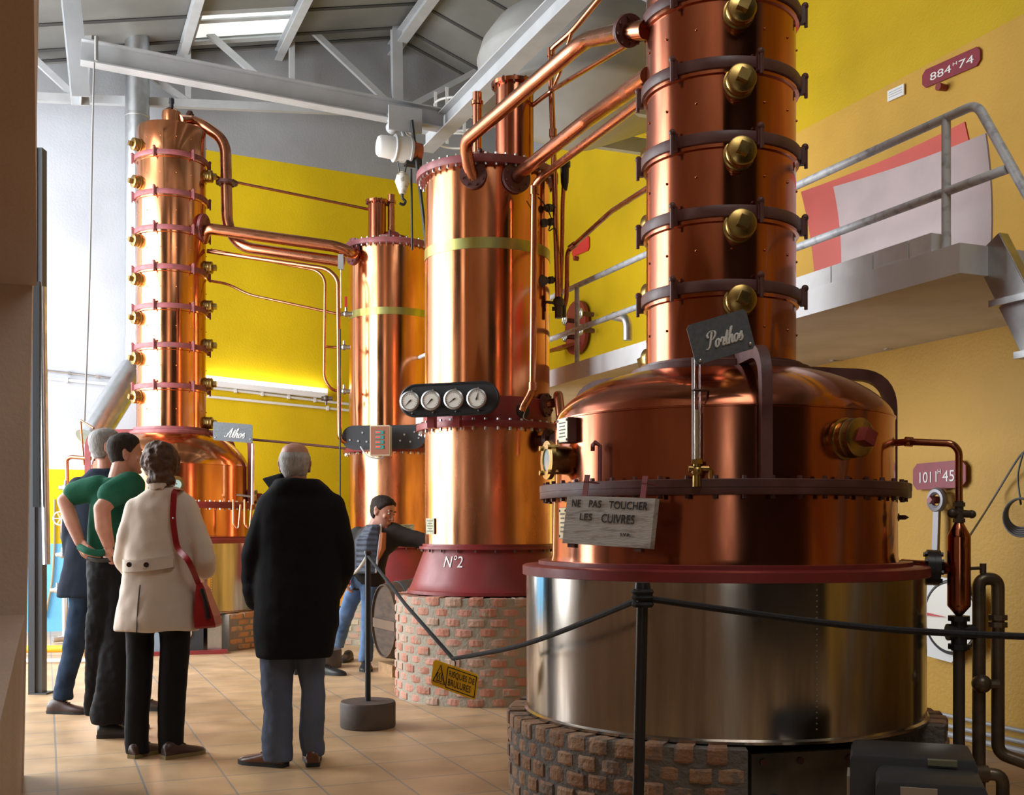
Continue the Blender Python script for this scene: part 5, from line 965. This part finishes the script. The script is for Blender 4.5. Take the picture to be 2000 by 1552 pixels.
class Head:
    def __init__(s, c, fwd, up=ZV, k=1.0):
        s.c = Vector(c); s.f = Vector(fwd).normalized(); s.r = s.f.cross(up).normalized(); s.u = s.r.cross(s.f); s.k = k
    def w(s, p): return s.c+(s.r*p[0]+s.f*p[1]+s.u*p[2])*s.k
    def skin(s, mb):
        zs = [-.118+.235*i/18 for i in range(19)]
        mb.loft([[s.w(skull_pt(z, 2*PI*j/28)) for j in range(28)] for z in zs])
        ax = (s.r, s.f, s.u); k = s.k; E = lambda p, r: mb.ell(s.w(p), tuple(q*k for q in r), ax, 12, 8)
        mb.limb([s.w((0, .084, .022)), s.w((0, .101, -.012)), s.w((0, .111, -.030))], [.008*k, .011*k, .0135*k], 10); E((-.012, .096, -.034), (.010, .011, .009)); E((.012, .096, -.034), (.010, .011, .009))
        E((0, .091, -.062), (.024, .009, .007)); E((0, .089, -.073), (.021, .010, .008)); E((0, .086, -.105), (.022, .014, .014))
        for x in (-1, 1):
            E((x*.030, .083, .028), (.022, .012, .008)); E((x*.045, .066, -.02), (.022, .018, .018)); E((x*.074, -.012, -.004), (.010, .021, .034)); E((x*.080, -.020, .010), (.009, .014, .022)); E((x*.074, -.006, -.03), (.009, .010, .012))
    def eyes(s, parent):
        for x in (-1, 1):
            mb = MB(); mb.ell(s.w((x*.031, .0775, .008)), 0.0092*s.k, (s.r, s.f, s.u), 12, 8); e = mb.build('eye', M('eye_white', (.7, .68, .64), .2), parent)
            mb = MB(); mb.ell(s.w((x*.031, .0875, .008)), (.006*s.k, .004*s.k, .006*s.k), (s.r, s.f, s.u), 10, 6); mb.build('iris', BLACKL, e)
            mb = MB(); mb.tube([s.w((x*.015, .091, .031)), s.w((x*.032, .095, .035)), s.w((x*.050, .083, .030))], .0042*s.k, 6); mb.build('eyebrow', M('brow_hair', (.03, .02, .015), .8), parent)
    def hair(s, mb, thick, hl, bald=None, rough=.004, seed=0, nz=26, na=40):
        """hl: hairline height at front, temple, ear, nape"""
        def line(a):
            a = abs(((a+PI) % (2*PI))-PI)/PI
            pts = [(0, hl[0]), (.28, hl[1]), (.50, hl[2]), (.62, hl[3]), (1, hl[3])]
            for (x0, y0), (x1, y1) in zip(pts[:-1], pts[1:]):
                if x0 <= a <= x1: return y0+(y1-y0)*(a-x0)/(x1-x0)
        rings = []
        for i in range(nz+1):
            row = []
            for j in range(na):
                a = 2*PI*j/na; z0 = line(a); z1 = .117 if bald is None else bald; z = z0+(z1-z0)*(i/nz)
                p = skull_pt(z, a); ctr = Vector((0, -.01, .02)); n = (p-ctr).normalized(); e = min(1, (z-z0)/.02+.15)
                if bald is not None: e *= min(1, (z1-z)/.03)
                p = p+n*(thick*e+rough*noise.noise(Vector((p.x*60+seed, p.y*60, p.z*34)))*e); row.append(s.w(p))
            rings.append(row)
        mb.loft(rings, bald is None); return mb
def hand(mb, wst, d, n, curl=.35, k=1.0, thumb=1):
    d, n = d.normalized(), n.normalized(); s = d.cross(n).normalized(); n = s.cross(d)
    mb.ell(wst+d*.045*k, (.040*k, .016*k, .052*k), (s, n, d), 14, 9)
    for i in range(4):
        kn = wst+d*.085*k*(1, 1.04, 1.0, .93)[i]+s*(i-1.5)*.0205*k; mb.capsule(wst+d*.02*k+s*(i-1.5)*.012*k, kn, .012*k, .0105*k, 10)
        p, ang = kn, .15+curl*.6; rr = .0098*k
        for L in (.042, .027, .021):
            L *= k*(.92, 1.06, 1.0, .80)[i]; q = p+(d*math.cos(ang)+n*math.sin(ang))*L; mb.capsule(p, q, rr, rr*.92, 10); p = q; ang += curl; rr *= .92
    b = wst+d*.025*k-s*thumb*.030*k; q = b+(d*.7-s*thumb*.55+n*.35).normalized()*.042*k; r = q+(d*.9+n*.45-s*thumb*.1).normalized()*.032*k; mb.limb([b, q, r], [.014*k, .0115*k, .0095*k], 10)
def ringpx(xl, xr, y, Y, dr, ex=2.0, n=24, dy=0, tilt=0):
    c = P((xl+xr)/2, y, Y); w_ = (xr-xl)/2/F*Y; e = 2/ex; R = []
    for k in range(n):
        t = 2*PI*k/n; a, b = math.cos(t), math.sin(t); a = math.copysign(abs(a)**e, a); b = math.copysign(abs(b)**e, b)
        R.append(c+Vector((a*w_, b*w_*dr+dy, a*w_*tilt)))
    return R
def rows(mb, L, Y, dr, ex=2.2):
    mb.loft([ringpx(r[0], r[1], r[2], Y+(r[3] if len(r) > 3 else 0), r[4] if len(r) > 4 else dr, ex) for r in L])
def shoe(t, heel, d, L, mat, sole, wd=.10, lift=0):
    heel = Vector((heel[0], heel[1], lift)); d = Vector((d[0], d[1], 0)).normalized(); s = d.cross(ZV)
    T = [(0, .55, .075), (.06, .68, .092), (.18, .72, .098), (.32, .70, .092), (.48, .80, .070), (.65, .96, .056), (.82, .92, .046), (.94, .62, .036), (1, .25, .022)]
    mb = MB(); R = []
    for f, w_, h in T:
        c = heel+d*L*f; w2 = wd/2*w_; R.append([c+s*w2*a+ZV*(.016+(h-.016)*b) for a, b in ((1, 0), (1.05, .3), (.92, .62), (.6, .9), (.2, 1), (-.2, 1), (-.6, .9), (-.92, .62), (-1.05, .3), (-1, 0))])
    mb.loft(R); o = mb.build('shoe', mat, t, sharp=60)
    mb = MB(); pts = [(f, w_*1.06) for f, w_, h in T]; out = [heel+d*(L*f*1.02-.004)+s*wd/2*w_ for f, w_ in pts]+[heel+d*(L*f*1.02-.004)-s*wd/2*w_ for f, w_ in reversed(pts)]
    mb.prism(out, ZV*.022); mb.build('sole', sole, o, sharp=30)
    mb = MB()
    for q in (.36, .42, .48): c = heel+d*L*q+ZV*(.09-(q-.36)*.16); mb.tube([c+s*.022, c+ZV*.004, c-s*.022], .003, 5)
    mb.build('laces', mat, o)
CLOTHB = M('black_wool', (.010, .010, .012), .75, 0, bump=.25, bscale=220, spec=.12)
NAVY = M('navy_wool', (.016, .022, .036), .85, 0, bump=.25, bscale=220, spec=.12)
DENIM = M('blue_denim', (.10, .18, .34), .8, 0, (.20, .30, .48), 5, (1, 1, .5), bump=.25, bscale=160, lo=.42, hi=.72, spec=.12)
DDENIM = M('dark_denim', (.016, .030, .062), .8, 0, (.035, .06, .11), 6, bump=.25, bscale=160, spec=.12)
SLATE = M('slate_trousers', (.085, .105, .16), .65, 0, (.13, .16, .23), 4, (1, 1, .4), bump=.12, bscale=100, spec=.12)
BLKTR = M('black_trousers', (.012, .012, .014), .7, 0, bump=.15, bscale=100, spec=.12)
CREAM = M('cream_coat_cloth', (.76, .66, .57), .75, 0, (.70, .60, .51), 3, bump=.15, bscale=200, spec=.12)
GREEN = M('bottle_green_jersey', (.012, .085, .052), .8, 0, (.02, .12, .075), 5, bump=.2, bscale=120, spec=.12)
BROWNL = M('brown_leather', (.17, .065, .03), .32, 0, (.10, .035, .018), 8); DKBROWN = M('dark_brown_leather', (.055, .025, .018), .4); BLKL = M('black_leather', (.014, .013, .013), .45)
OLIVE = M('olive_sole', (.22, .17, .07), .6); DKSOLE = M('dark_sole', (.02, .018, .017), .7)
HGREY = M('grey_hair', (.16, .155, .15), .7, 0, (.28, .27, .26), 60, (1, 1, .3), bump=.5, bscale=160)
HBLK = M('dark_brown_hair', (.012, .008, .006), .75, 0, (.030, .019, .013), 60, (1, 1, .3), bump=.5, bscale=160, spec=.25)
HBRN = M('chestnut_hair', (.035, .014, .007), .65, 0, (.13, .062, .028), 26, (1, 1, .16), bump=.4, bscale=50)
HWHT = M('white_hair', (.50, .49, .47), .7, 0, (.34, .33, .32), 60, (1, 1, .3), bump=.5, bscale=160)
RED = M('red_leather', (.36, .008, .012), .35, 0, (.28, .006, .01), 6)
def finish(t, body): o = body.remesh(.0055, 2).build('body', SKIN, t, sharp=180); return o
def cloth(t, name, mb, mat, vox=.012, sm=6, wr=.004, wf=9): return mb.remesh(vox, sm, wr, wf).build(name, mat, t, sharp=180)
def fl(p): return Vector((p.x, p.y, 0))
# --- man in the long black coat, seen from behind
Y = 6.05; J = lambda x, y, dy=0: P(x, y, Y+dy)
t = thing('person', 'man in long black coat and slate trousers standing with hands in pockets', 'person', (J(575, 1490).x, Y, 0))
H = Head(J(576, 908, .0), (-.12, 1, .02), ZV, 1.02); B = MB(); H.skin(B)
B.limb([J(577, 925, -.02), J(580, 975)], [.058, .062]); B.limb([J(582, 1000, .02), J(582, 1230, .02)], [.085, .085])
B.limb([J(522, 1000), J(492, 1100, .03), J(510, 1165, .18)], [.05, .042, .034]); hand(B, J(510, 1165, .18), Vector((.15, .3, -.9)), Vector((1, 0, 0)), .3)
B.limb([J(645, 1000), J(668, 1090, .03), J(650, 1150, .2)], [.05, .042, .034]); hand(B, J(650, 1150, .2), Vector((-.2, .3, -.9)), Vector((-1, 0, 0)), .3, thumb=-1)
B.limb([J(546, 1240), J(542, 1370), J(543, 1465)], [.058, .045, .036]); B.limb([J(604, 1240, .03), J(610, 1370, .03), J(611, 1465, .03)], [.058, .045, .036]); finish(t, B)
m = MB(); H.hair(m, .010, (.06, .05, .0, -.075), bald=.064, seed=3); m.build('hair', HWHT, t, sharp=180)
m = MB(); rows(m, [(538, 622, 935, 0, .85), (528, 640, 950, 0, .7), (512, 655, 968), (502, 668, 990), (500, 672, 1020), (502, 668, 1080, 0, .5), (497, 664, 1160, 0, .55), (494, 662, 1220, 0, .58), (498, 653, 1265, 0, .6), (501, 650, 1283, 0, .6)], Y, .46, 2.4)
m.limb([J(527, 985), J(495, 1080, .0), J(492, 1130, .05), J(512, 1175, .16)], [.072, .066, .062, .056]); m.limb([J(648, 990), J(668, 1060, .0), J(672, 1110, .05), J(648, 1160, .18)], [.075, .066, .062, .056])
m.limb([J(495, 1150, .04), J(500, 1172, .1)], [.062, .058])
ct = cloth(t, 'coat', m, CLOTHB, wr=.007, wf=6)
m = MB(); R = []
for yy, xl, xr, f in ((950, 534, 632, .9), (930, 531, 628, .95), (917, 536, 618, 1.0), (921, 542, 612, 1.0), (945, 545, 615, .9)): R.append(ringpx(xl, xr, yy, Y, .85, 2.1))
m.loft(R, False); m.remesh(.008, 3).build('collar', CLOTHB, ct, sharp=180)
m = MB(); m.prism([J(511, 934, .0), J(524, 952, -.03), J(552, 972, -.05), J(552, 922, -.05)], Vector((0, .07, .0))); m.remesh(.006, 3).build('lapel', CLOTHB, ct)
m = MB(); rows(m, [(507, 578, 1240), (508, 573, 1300), (511, 571, 1350), (515, 571, 1390), (510, 571, 1440), (511, 573, 1475), (514, 572, 1486)], Y, .8); rows(m, [(576, 640, 1240), (580, 634, 1300), (588, 634, 1350), (587, 633, 1390), (585, 634, 1440), (588, 636, 1465), (590, 634, 1476)], Y+.03, .85); rows(m, [(508, 640, 1215), (508, 640, 1250)], Y, .5); cloth(t, 'trousers', m, SLATE, .010, 4, .008, 11)
shoe(t, (J(560, 0).x, 6.02), (-.80, .35), .30, BROWNL, DKSOLE, .105); shoe(t, (J(613, 0).x, 6.02), (-.20, 1), .30, BROWNL, DKSOLE, .105)
# --- woman in the cream coat
Y = 6.3; t = thing('person', 'woman in cream coat and black trousers with a red shoulder bag', 'person', (J(310, 1480).x, Y, 0))
H = Head(J(314, 906, .02), (.25, 1, .22), ZV, 1.0); B = MB(); H.skin(B)
B.limb([J(314, 930), J(314, 975)], [.048, .05]); B.limb([J(312, 1000, .02), J(308, 1190, .02)], [.075, .08])
B.limb([J(262, 990), J(240, 1075, .03), J(252, 1120, .2)], [.042, .036, .03]); hand(B, J(252, 1120, .2), Vector((.3, .5, -.6)), Vector((1, 0, 0)), .4, .9)
B.limb([J(365, 990), J(402, 1085, .02), J(400, 1122, .14)], [.042, .036, .03]); hand(B, J(398, 1120, .16), Vector((-.3, .8, -.45)), Vector((-.7, -.2, -.5)), .45, .9, -1)
B.limb([J(275, 1230), J(270, 1350), J(269, 1462)], [.052, .044, .034]); B.limb([J(340, 1230), J(336, 1350), J(334, 1462)], [.052, .044, .034]); finish(t, B)
m = MB(); hc = J(314, 900, -.0)
for i in range(46):
    a = random.uniform(0, 2*PI); z = random.uniform(-.9, .95); q = Vector((math.cos(a)*math.sqrt(1-z*z)*.078, math.sin(a)*math.sqrt(1-z*z)*.074-.012, z*.088+.004)); m.ell(hc+q, random.uniform(.022, .034), seg=8, rings=6)
m.ell(hc, (.105, .10, .112), seg=20, rings=14); m.ell(J(314, 930, -.05), (.070, .05, .045)); m.ell(J(300, 938, -.045), (.04, .04, .03)); m.ell(J(330, 938, -.045), (.035, .04, .03))
m.remesh(.007, 8, .009, 34).build('hair', HBRN, t, sharp=180)
m = MB(); rows(m, [(292, 345, 950, 0, .85), (282, 358, 960, 0, .7), (262, 372, 972), (250, 380, 990), (246, 380, 1020), (246, 376, 1060, 0, .5), (246, 374, 1095, 0, .52), (238, 378, 1130, 0, .56), (232, 382, 1170, 0, .58), (226, 386, 1205, 0, .6), (224, 388, 1231, 0, .6)], Y, .46, 2.3)
m.limb([J(264, 992), J(246, 1050), J(240, 1090, .04), J(255, 1118, .16)], [.062, .055, .05, .045]); m.limb([J(364, 990), J(388, 1050), J(402, 1092, .0), J(403, 1112, .07), J(396, 1118, .14)], [.062, .057, .056, .05, .043])
ct = cloth(t, 'coat', m, CREAM, wr=.010, wf=7)
m = MB(); R = [ringpx(288, 350, 958, Y, .85), ringpx(286, 347, 944, Y, .95), ringpx(291, 342, 941, Y, .95), ringpx(293, 343, 955, Y, .9)]; m.loft(R, False); m.remesh(.007, 2).build('collar', CREAM, ct, sharp=180)
def onback(x, y, xl, xr, dr, off=.012, ex=2.3):
    w_ = (xr-xl)/2; a = max(-.98, min(.98, (x-(xl+xr)/2)/w_)); dep = (1-abs(a)**ex)**(1/ex)*w_/F*Y*dr; p = P(x, y, Y); return Vector((p.x, Y-dep-off, p.z))
m = MB(); up, dn = [], []
for x in [246+4*i for i in range(27)]:
    k = (x-300)/54; up.append(onback(x, 1088+3*(1-k*k)+k*-4, 244, 376, .53, .020)); dn.append(onback(x, 1110+3*(1-k*k)-k*5, 244, 376, .54, .022))
R = [[a+Vector((0, -.006, 0)), b+Vector((0, -.006, 0)), b+Vector((0, .02, 0)), a+Vector((0, .02, 0))] for a, b in zip(up, dn)]; m.loft(R); bt = m.build('half_belt', CREAM, ct)
for x in (266, 301): m = MB(); q = onback(x, 1101, 244, 376, .535, .034); m.cone(q, q-Vector((0, .008, 0)), .015, .013, 16); b_ = m.build('button', M('horn_button', (.03, .02, .015), .3), bt)
m = MB(); m.tube([onback(x, y, xl, xr, d_, .004) for x, y, xl, xr, d_ in ((287, 1140, 236, 379, .565), (284, 1180, 231, 383, .585), (283, 1230, 224, 388, .60))], .004, 6); m.build('vent_seam', M('dark_seam', (.10, .08, .065), .9), ct)  # dark line down the coat's back vent
m = MB(); rows(m, [(246, 302, 1205), (248, 299, 1280), (246, 296, 1340), (245, 291, 1400), (245, 290, 1450), (247, 292, 1470)], Y, .85); rows(m, [(310, 373, 1205), (313, 371, 1260), (310, 365, 1340), (309, 361, 1400), (309, 358, 1450), (310, 360, 1470)], Y, .85); rows(m, [(246, 373, 1190), (246, 373, 1232)], Y, .5); cloth(t, 'trousers', m, BLKTR, .010, 4, .004, 9)
shoe(t, (J(264, 0).x, 6.24), (.42, 1), .26, DKBROWN, OLIVE, .092); shoe(t, (J(328, 0).x, 6.22), (.75, .85), .26, DKBROWN, OLIVE, .092)
bg = thing('shoulder_bag', 'red leather shoulder bag hanging at the woman\'s right side', 'bag', J(405, 1226, -.02))
m = MB(); R = []
for yy, xl, xr, dp in ((1138, 388, 398, .035), (1150, 387, 405, .05), (1180, 386, 415, .065), (1205, 386, 424, .075), (1222, 387, 428, .075), (1226, 390, 426, .06)):
    a, b = P(xl, yy, Y-.03), P(xr, yy-(xr-xl)*.08, Y-.03); R.append([a+Vector((0, -dp, 0)), b+Vector((0, -dp, 0)), b+Vector((.0, dp, 0)), a+Vector((0, dp, 0))])
m.loft(R); m.build('bag_body', RED, bg, smooth=False); m = MB(); m.tube([P(394, 1150, Y-.095), P(402, 1175, Y-.105), P(407, 1208, Y-.11)], .012, 8); m.build('dark_flap', BLKL, bg)
pts = [onback(x, y, 246, 380, .46, .028) for x, y in ((352, 962), (350, 985), (349, 1010), (352, 1040), (358, 1070))]+[P(366, 1092, Y-.16), P(378, 1115, Y-.13), P(388, 1140, Y-.06)]
pts = [P(353, 958, Y+.04), P(353, 956, Y-.04)]+pts; pts = catmull(pts, 4); m = MB(); R = []
for i, p in enumerate(pts): d = (pts[min(i+1, len(pts)-1)]-pts[max(i-1, 0)]).normalized(); s = d.cross(Vector((0, -1, 0))).normalized() if abs(d.y) < .9 else Vector((1, 0, 0)); n_ = s.cross(d); R.append([p+s*.016+n_*.003, p-s*.016+n_*.003, p-s*.016-n_*.003, p+s*.016-n_*.003])
m.loft(R); m.build('strap', RED, bg); m = MB(); q = onback(350, 1012, 246, 380, .46, .034); m.ell(q, .006, seg=10, rings=6); m.build('stud', GALV, bg)
# --- man in the green T-shirt
Y = 6.85; t = thing('person', 'man in green T-shirt and black trousers with both hands on his hips', 'person', (J(205, 1430).x, Y, 0))
H = Head(J(245, 886, .05), (.95, .55, -.02), ZV+Vector((.12, 0, 0)), 1.02); B = MB(); H.skin(B)
B.limb([J(238, 905, .03), J(228, 945, .0)], [.056, .060]); B.limb([J(222, 968, .03), J(208, 1070, .02)], [.085, .085])
eL, wL = J(126, 978, -.02), J(156, 1058, -.08); B.limb([J(176, 958, 0), J(150, 960, 0), eL, P(140, 1018, Y-.06), wL], [.058, .052, .044, .043, .032], 16); hand(B, wL, J(178, 1086, -.13)-wL, Vector((.4, .9, .1)), .55)
eR, wR = J(199, 992, -.22), J(212, 1062, -.2); B.limb([J(246, 954, -.06), J(224, 964, -.15), eR, J(202, 1028, -.22), wR], [.058, .054, .048, .048, .035], 16); hand(B, wR, J(209, 1098, -.17)-wR, Vector((.5, .6, 0)), 1.0, 1.05, -1)
B.limb([J(197, 1110), J(189, 1250, .02), J(181, 1385, .13)], [.058, .042, .034]); B.limb([J(230, 1110), J(228, 1250), J(212, 1400)], [.062, .05, .04]); finish(t, B)
m = MB(); H.hair(m, .010, (.080, .062, -.004, -.07), seed=1); m.build('hair', HBLK, t, sharp=180)
m = MB(); rows(m, [(205, 262, 932, 0, .8), (192, 268, 944), (180, 272, 958), (176, 270, 985), (174, 262, 1015), (172, 252, 1045), (170, 246, 1070), (172, 244, 1080)], Y, .62, 2.3); m.limb([J(192, 952), J(168, 957), J(148, 963)], [.082, .080, .074]); m.limb([J(254, 950, -.03), J(240, 954, -.10), J(217, 966, -.17)], [.095, .090, .080])
ct = cloth(t, 'tshirt', m, GREEN, wr=.006, wf=9)
m = MB(); m.tube(catmull([J(156, 1068, -.16), J(172, 1076, -.22), J(195, 1080, -.20), J(215, 1074, -.15)], 5), .021, 10); m.build('rolled_hem', GREEN, ct)
m = MB(); rows(m, [(172, 246, 1078), (171, 254, 1100), (170, 256, 1130)], Y, .62); rows(m, [(172, 225, 1120), (171, 222, 1180), (168, 212, 1240), (167, 208, 1300, .05), (166, 200, 1360, .1), (165, 196, 1395, .15)], Y, .9); rows(m, [(200, 256, 1120), (204, 258, 1180), (200, 256, 1240), (194, 256, 1300), (186, 250, 1350), (178, 244, 1390), (180, 242, 1412)], Y, .8); cloth(t, 'trousers', m, BLKTR, .010, 4, .009, 12)
m = MB(); m.tube(catmull([onp for onp in (J(172, 1090, -.17), J(200, 1094, -.2), J(235, 1090, -.16))], 5), .014, 8); m.build('belt', BLKL, t)
shoe(t, (J(190, 0).x, 6.86), (.9, .18), .29, BLKL, DKSOLE, .11); shoe(t, (J(168, 0).x, 7.1), (.9, .3), .29, BLKL, DKSOLE, .105)
# --- grey-haired man in the navy coat
Y = 7.8; t = thing('person', 'grey-haired man in long navy coat and dark jeans at the far left', 'person', (J(150, 1391).x, Y, 0))
H = Head(J(207, 874, .0), (.9, .62, -.02), ZV, 1.08); B = MB(); H.skin(B)
B.limb([J(206, 893), J(206, 935)], [.054, .056]); B.limb([J(197, 960, .02), J(184, 1120, .02)], [.095, .095])
B.limb([J(150, 960), J(135, 1050, .04), J(150, 1110, .15)], [.052, .045, .035]); hand(B, J(150, 1110, .15), Vector((.2, .2, -.9)), Vector((1, 0, 0)), .4); B.limb([J(240, 960, .1), J(245, 1050, .12), J(235, 1100, .15)], [.052, .045, .035]); hand(B, J(235, 1100, .15), Vector((-.1, .2, -.9)), Vector((-1, 0, 0)), .4, thumb=-1)
B.limb([J(164, 1145), J(145, 1260), J(123, 1360)], [.065, .05, .038]); B.limb([J(210, 1140, .1), J(242, 1260, .1), J(262, 1355, .1)], [.065, .045, .036]); finish(t, B)
m = MB(); H.hair(m, .010, (.080, .062, -.004, -.07), seed=5); m.build('hair', HGREY, t, sharp=180)
m = MB(); rows(m, [(178, 228, 915, 0, .8), (165, 238, 928), (150, 248, 945), (142, 252, 970), (138, 250, 1010), (132, 248, 1060), (124, 246, 1110), (114, 244, 1150), (112, 243, 1166)], Y, .55, 2.3); m.limb([J(156, 955), J(142, 1030), J(140, 1080, .08)], [.085, .075, .065])
ct = cloth(t, 'coat', m, NAVY, wr=.006, wf=6); m = MB(); R = [ringpx(178, 234, 928, Y, .95), ringpx(182, 231, 897, Y, 1.0), ringpx(187, 226, 896, Y, 1.0), ringpx(187, 226, 922, Y, .95)]; m.loft(R, False); m.remesh(.008, 2).build('collar', NAVY, ct, sharp=180)
m = MB(); rows(m, [(136, 200, 1130), (136, 188, 1180), (128, 178, 1230), (120, 160, 1280), (110, 148, 1320), (104, 142, 1352), (104, 142, 1366)], Y, .9); rows(m, [(175, 240, 1130, .1), (200, 250, 1200, .1), (222, 262, 1260, .1), (238, 276, 1320, .1), (244, 282, 1360, .1)], Y, .9); cloth(t, 'trousers', m, DDENIM, .011, 4, .008, 10)
shoe(t, (J(98, 0).x, 7.78), (.95, -.12), .30, DKBROWN, DKSOLE, .11); shoe(t, (J(246, 0).x, 7.92), (.95, -.05), .30, DKBROWN, DKSOLE, .11)
# --- man leaning in between the condensers
Y = 10.2; t = thing('person', 'dark-haired man in quilted vest and jeans leaning over to reach behind the condenser', 'person', (J(700, 1305).x, Y, 0))
H = Head(J(747, 999, -.02), (.80, -.38, -.30), ZV+Vector((.28, 0, 0)), 1.16); B = MB(); H.skin(B); H.eyes(t)
B.limb([J(742, 1010), J(728, 1045, .05)], [.068, .075]); B.limb([J(734, 1065, .05), J(718, 1115, .05)], [.10, .085])
B.limb([J(770, 1040, -.02), J(800, 1048, -.03), J(832, 1055, -.05)], [.06, .055, .045]); hand(B, J(832, 1055, -.05), Vector((1, -.1, -.15)), Vector((0, .4, -.8)), .4, 1.1, -1)
B.limb([J(688, 1050, .1), J(675, 1085, .1), J(672, 1120, -.02)], [.06, .05, .04]); hand(B, J(672, 1120, -.02), Vector((.1, -.2, -.9)), Vector((1, 0, 0)), .4, 1.1)
B.limb([J(702, 1135, .08), J(678, 1195, .28), J(660, 1258, .58)], [.05, .046, .036]); B.limb([J(724, 1145, .03), J(722, 1200), J(714, 1282)], [.055, .05, .036]); finish(t, B)
m = MB(); H.hair(m, .011, (.080, .062, -.004, -.07), seed=8); m.build('hair', HBLK, t, sharp=180)
DKG = M('charcoal_jersey', (.045, .042, .040), .8, 0, bump=.15, bscale=120, spec=.12)
m = MB(); rows(m, [(715, 768, 1026, 0, .8), (702, 782, 1034), (695, 788, 1046), (692, 780, 1065), (692, 760, 1085), (690, 754, 1110), (688, 752, 1134), (686, 750, 1152)], Y+.05, .66, 2.3); m.limb([J(768, 1042, 0), J(795, 1050, -.03), J(830, 1056, -.05)], [.105, .085, .068]); m.limb([J(700, 1048, .1), J(684, 1080, .12), J(678, 1108, .05)], [.10, .085, .07]); cloth(t, 'jersey', m, DKG, .014, 5, .008, 8)
QV = M('quilted_navy', (.05, .062, .09), .38, 0, (.10, .12, .16), 7, bump=.1, spec=.12); m = MB(); L_ = []
n_ = 73
for i in range(n_):
    f = i/(n_-1); y = 1024+f*96; xl = 716-24*min(1, f*3.2)+1*f; xr = 742-8*f-(0 if f > .3 else (0.3-f)*10); L_.append((y, xl, xr, 1+.11*abs(math.sin(f*PI*9))))
R = [[Vector((P(xl, y, Y).x, Y+.20, P(0, y, Y).z)), P(xl-3*s_+3, y, Y-.08*s_), P(xl+3, y, Y-.20*s_), P((xl+xr)/2, y, Y-.27*s_), P(xr, y, Y-.26*s_), P(xr+1, y, Y-.22), P(xr, y, Y-.12), P((xl+xr)/2, y, Y+.1)] for y, xl, xr, s_ in L_]
m.loft(R); vs = m.remesh(.008, 1).build('vest', QV, t, sharp=180)
m = MB(); m.tube([P(744, 1024, Y-.20), P(743, 1045, Y-.28), P(740, 1070, Y-.29), P(734, 1118, Y-.28)], .010, 6); m.build('zip_edge', M('zip_pale', (.5, .52, .56), .5), vs); m = MB(); m.tube([P(748, 1040, Y-.27), P(746, 1070, Y-.28), P(737, 1095, Y-.28)], [.03, .035, .012], 8); m.build('orange_lining', M('rust_lining', (.36, .11, .03), .7), vs)
m = MB(); R = [ringpx(722, 770, 1036, Y-.02, .9), ringpx(724, 768, 1018, Y-.02, 1.0), ringpx(728, 764, 1018, Y-.02, 1.0), ringpx(728, 764, 1034, Y-.02, .9)]; m.loft(R, False); m.remesh(.008, 2).build('collar', QV, vs, sharp=180)
m = MB(); rows(m, [(686, 746, 1122, .05, .6), (684, 748, 1140, .05, .6), (684, 748, 1150, .05, .6)], Y, .6); rows(m, [(680, 716, 1145, .1), (668, 704, 1172, .2), (660, 692, 1200, .3), (654, 682, 1228, .42), (648, 674, 1255, .55), (646, 672, 1266, .6)], Y, .9); rows(m, [(704, 746, 1145), (706, 744, 1180), (706, 738, 1215), (703, 730, 1255), (700, 728, 1288), (701, 728, 1292)], Y, .9); cloth(t, 'jeans', m, DENIM, .012, 4, .010, 9)
shoe(t, (J(713, 0).x, 10.28), (.12, -1), .32, BLKL, DKSOLE, .12); shoe(t, (J(660, 0).x, 10.95), (-.1, -1), .32, BLKL, DKSOLE, .12)
# --- someone hidden behind the black coat, only the shoes show
Y = 9.8; t = thing('person', 'person in dark clothes hidden behind the black coat, a black shoe showing', 'person', (J(600, 1316).x, Y, 0))
H = Head(J(592, 985), (-.2, 1, 0), ZV, 1.0); B = MB(); H.skin(B); B.limb([J(592, 1000), J(594, 1035)], [.055, .06]); B.limb([J(595, 1060), J(597, 1140)], [.085, .085])
for s_ in (-1, 1):
    B.limb([J(595+30*s_, 1045), J(595+34*s_, 1095), J(595+28*s_, 1140, .1)], [.05, .042, .034]); hand(B, J(595+28*s_, 1140, .1), Vector((0, .2, -1)), Vector((-s_, 0, 0)), .3, thumb=s_); B.limb([J(597+14*s_, 1150), J(600+18*s_, 1230), J(600+20*s_, 1298)], [.055, .045, .036])
finish(t, B); m = MB(); H.hair(m, .012, (.07, .05, -.004, -.07), seed=2); m.build('hair', HBLK, t, sharp=180)
m = MB(); rows(m, [(578, 612, 1022, 0, .8), (562, 628, 1034), (556, 634, 1050), (560, 632, 1090), (562, 632, 1130), (562, 634, 1160)], Y, .55, 2.3)
for s_ in (-1, 1): m.limb([J(595+30*s_, 1045), J(595+35*s_, 1095), J(595+29*s_, 1132, .1)], [.075, .065, .055])
cloth(t, 'jacket', m, NAVY, .014, 5, .005, 8); m = MB(); rows(m, [(564, 632, 1140), (566, 632, 1165)], Y, .6)
for s_ in (-1, 1): rows(m, [(597+15*s_-16, 597+15*s_+16, 1160), (599+18*s_-13, 599+18*s_+13, 1230), (600+20*s_-11, 600+20*s_+11, 1300)], Y, .95)
cloth(t, 'trousers', m, DDENIM, .013, 4, .006, 9); shoe(t, (J(618, 0).x, 9.86), (.75, -.35), .29, BLKL, DKSOLE, .11); shoe(t, (J(582, 0).x, 9.8), (-.4, .8), .29, BLKL, DKSOLE, .11)
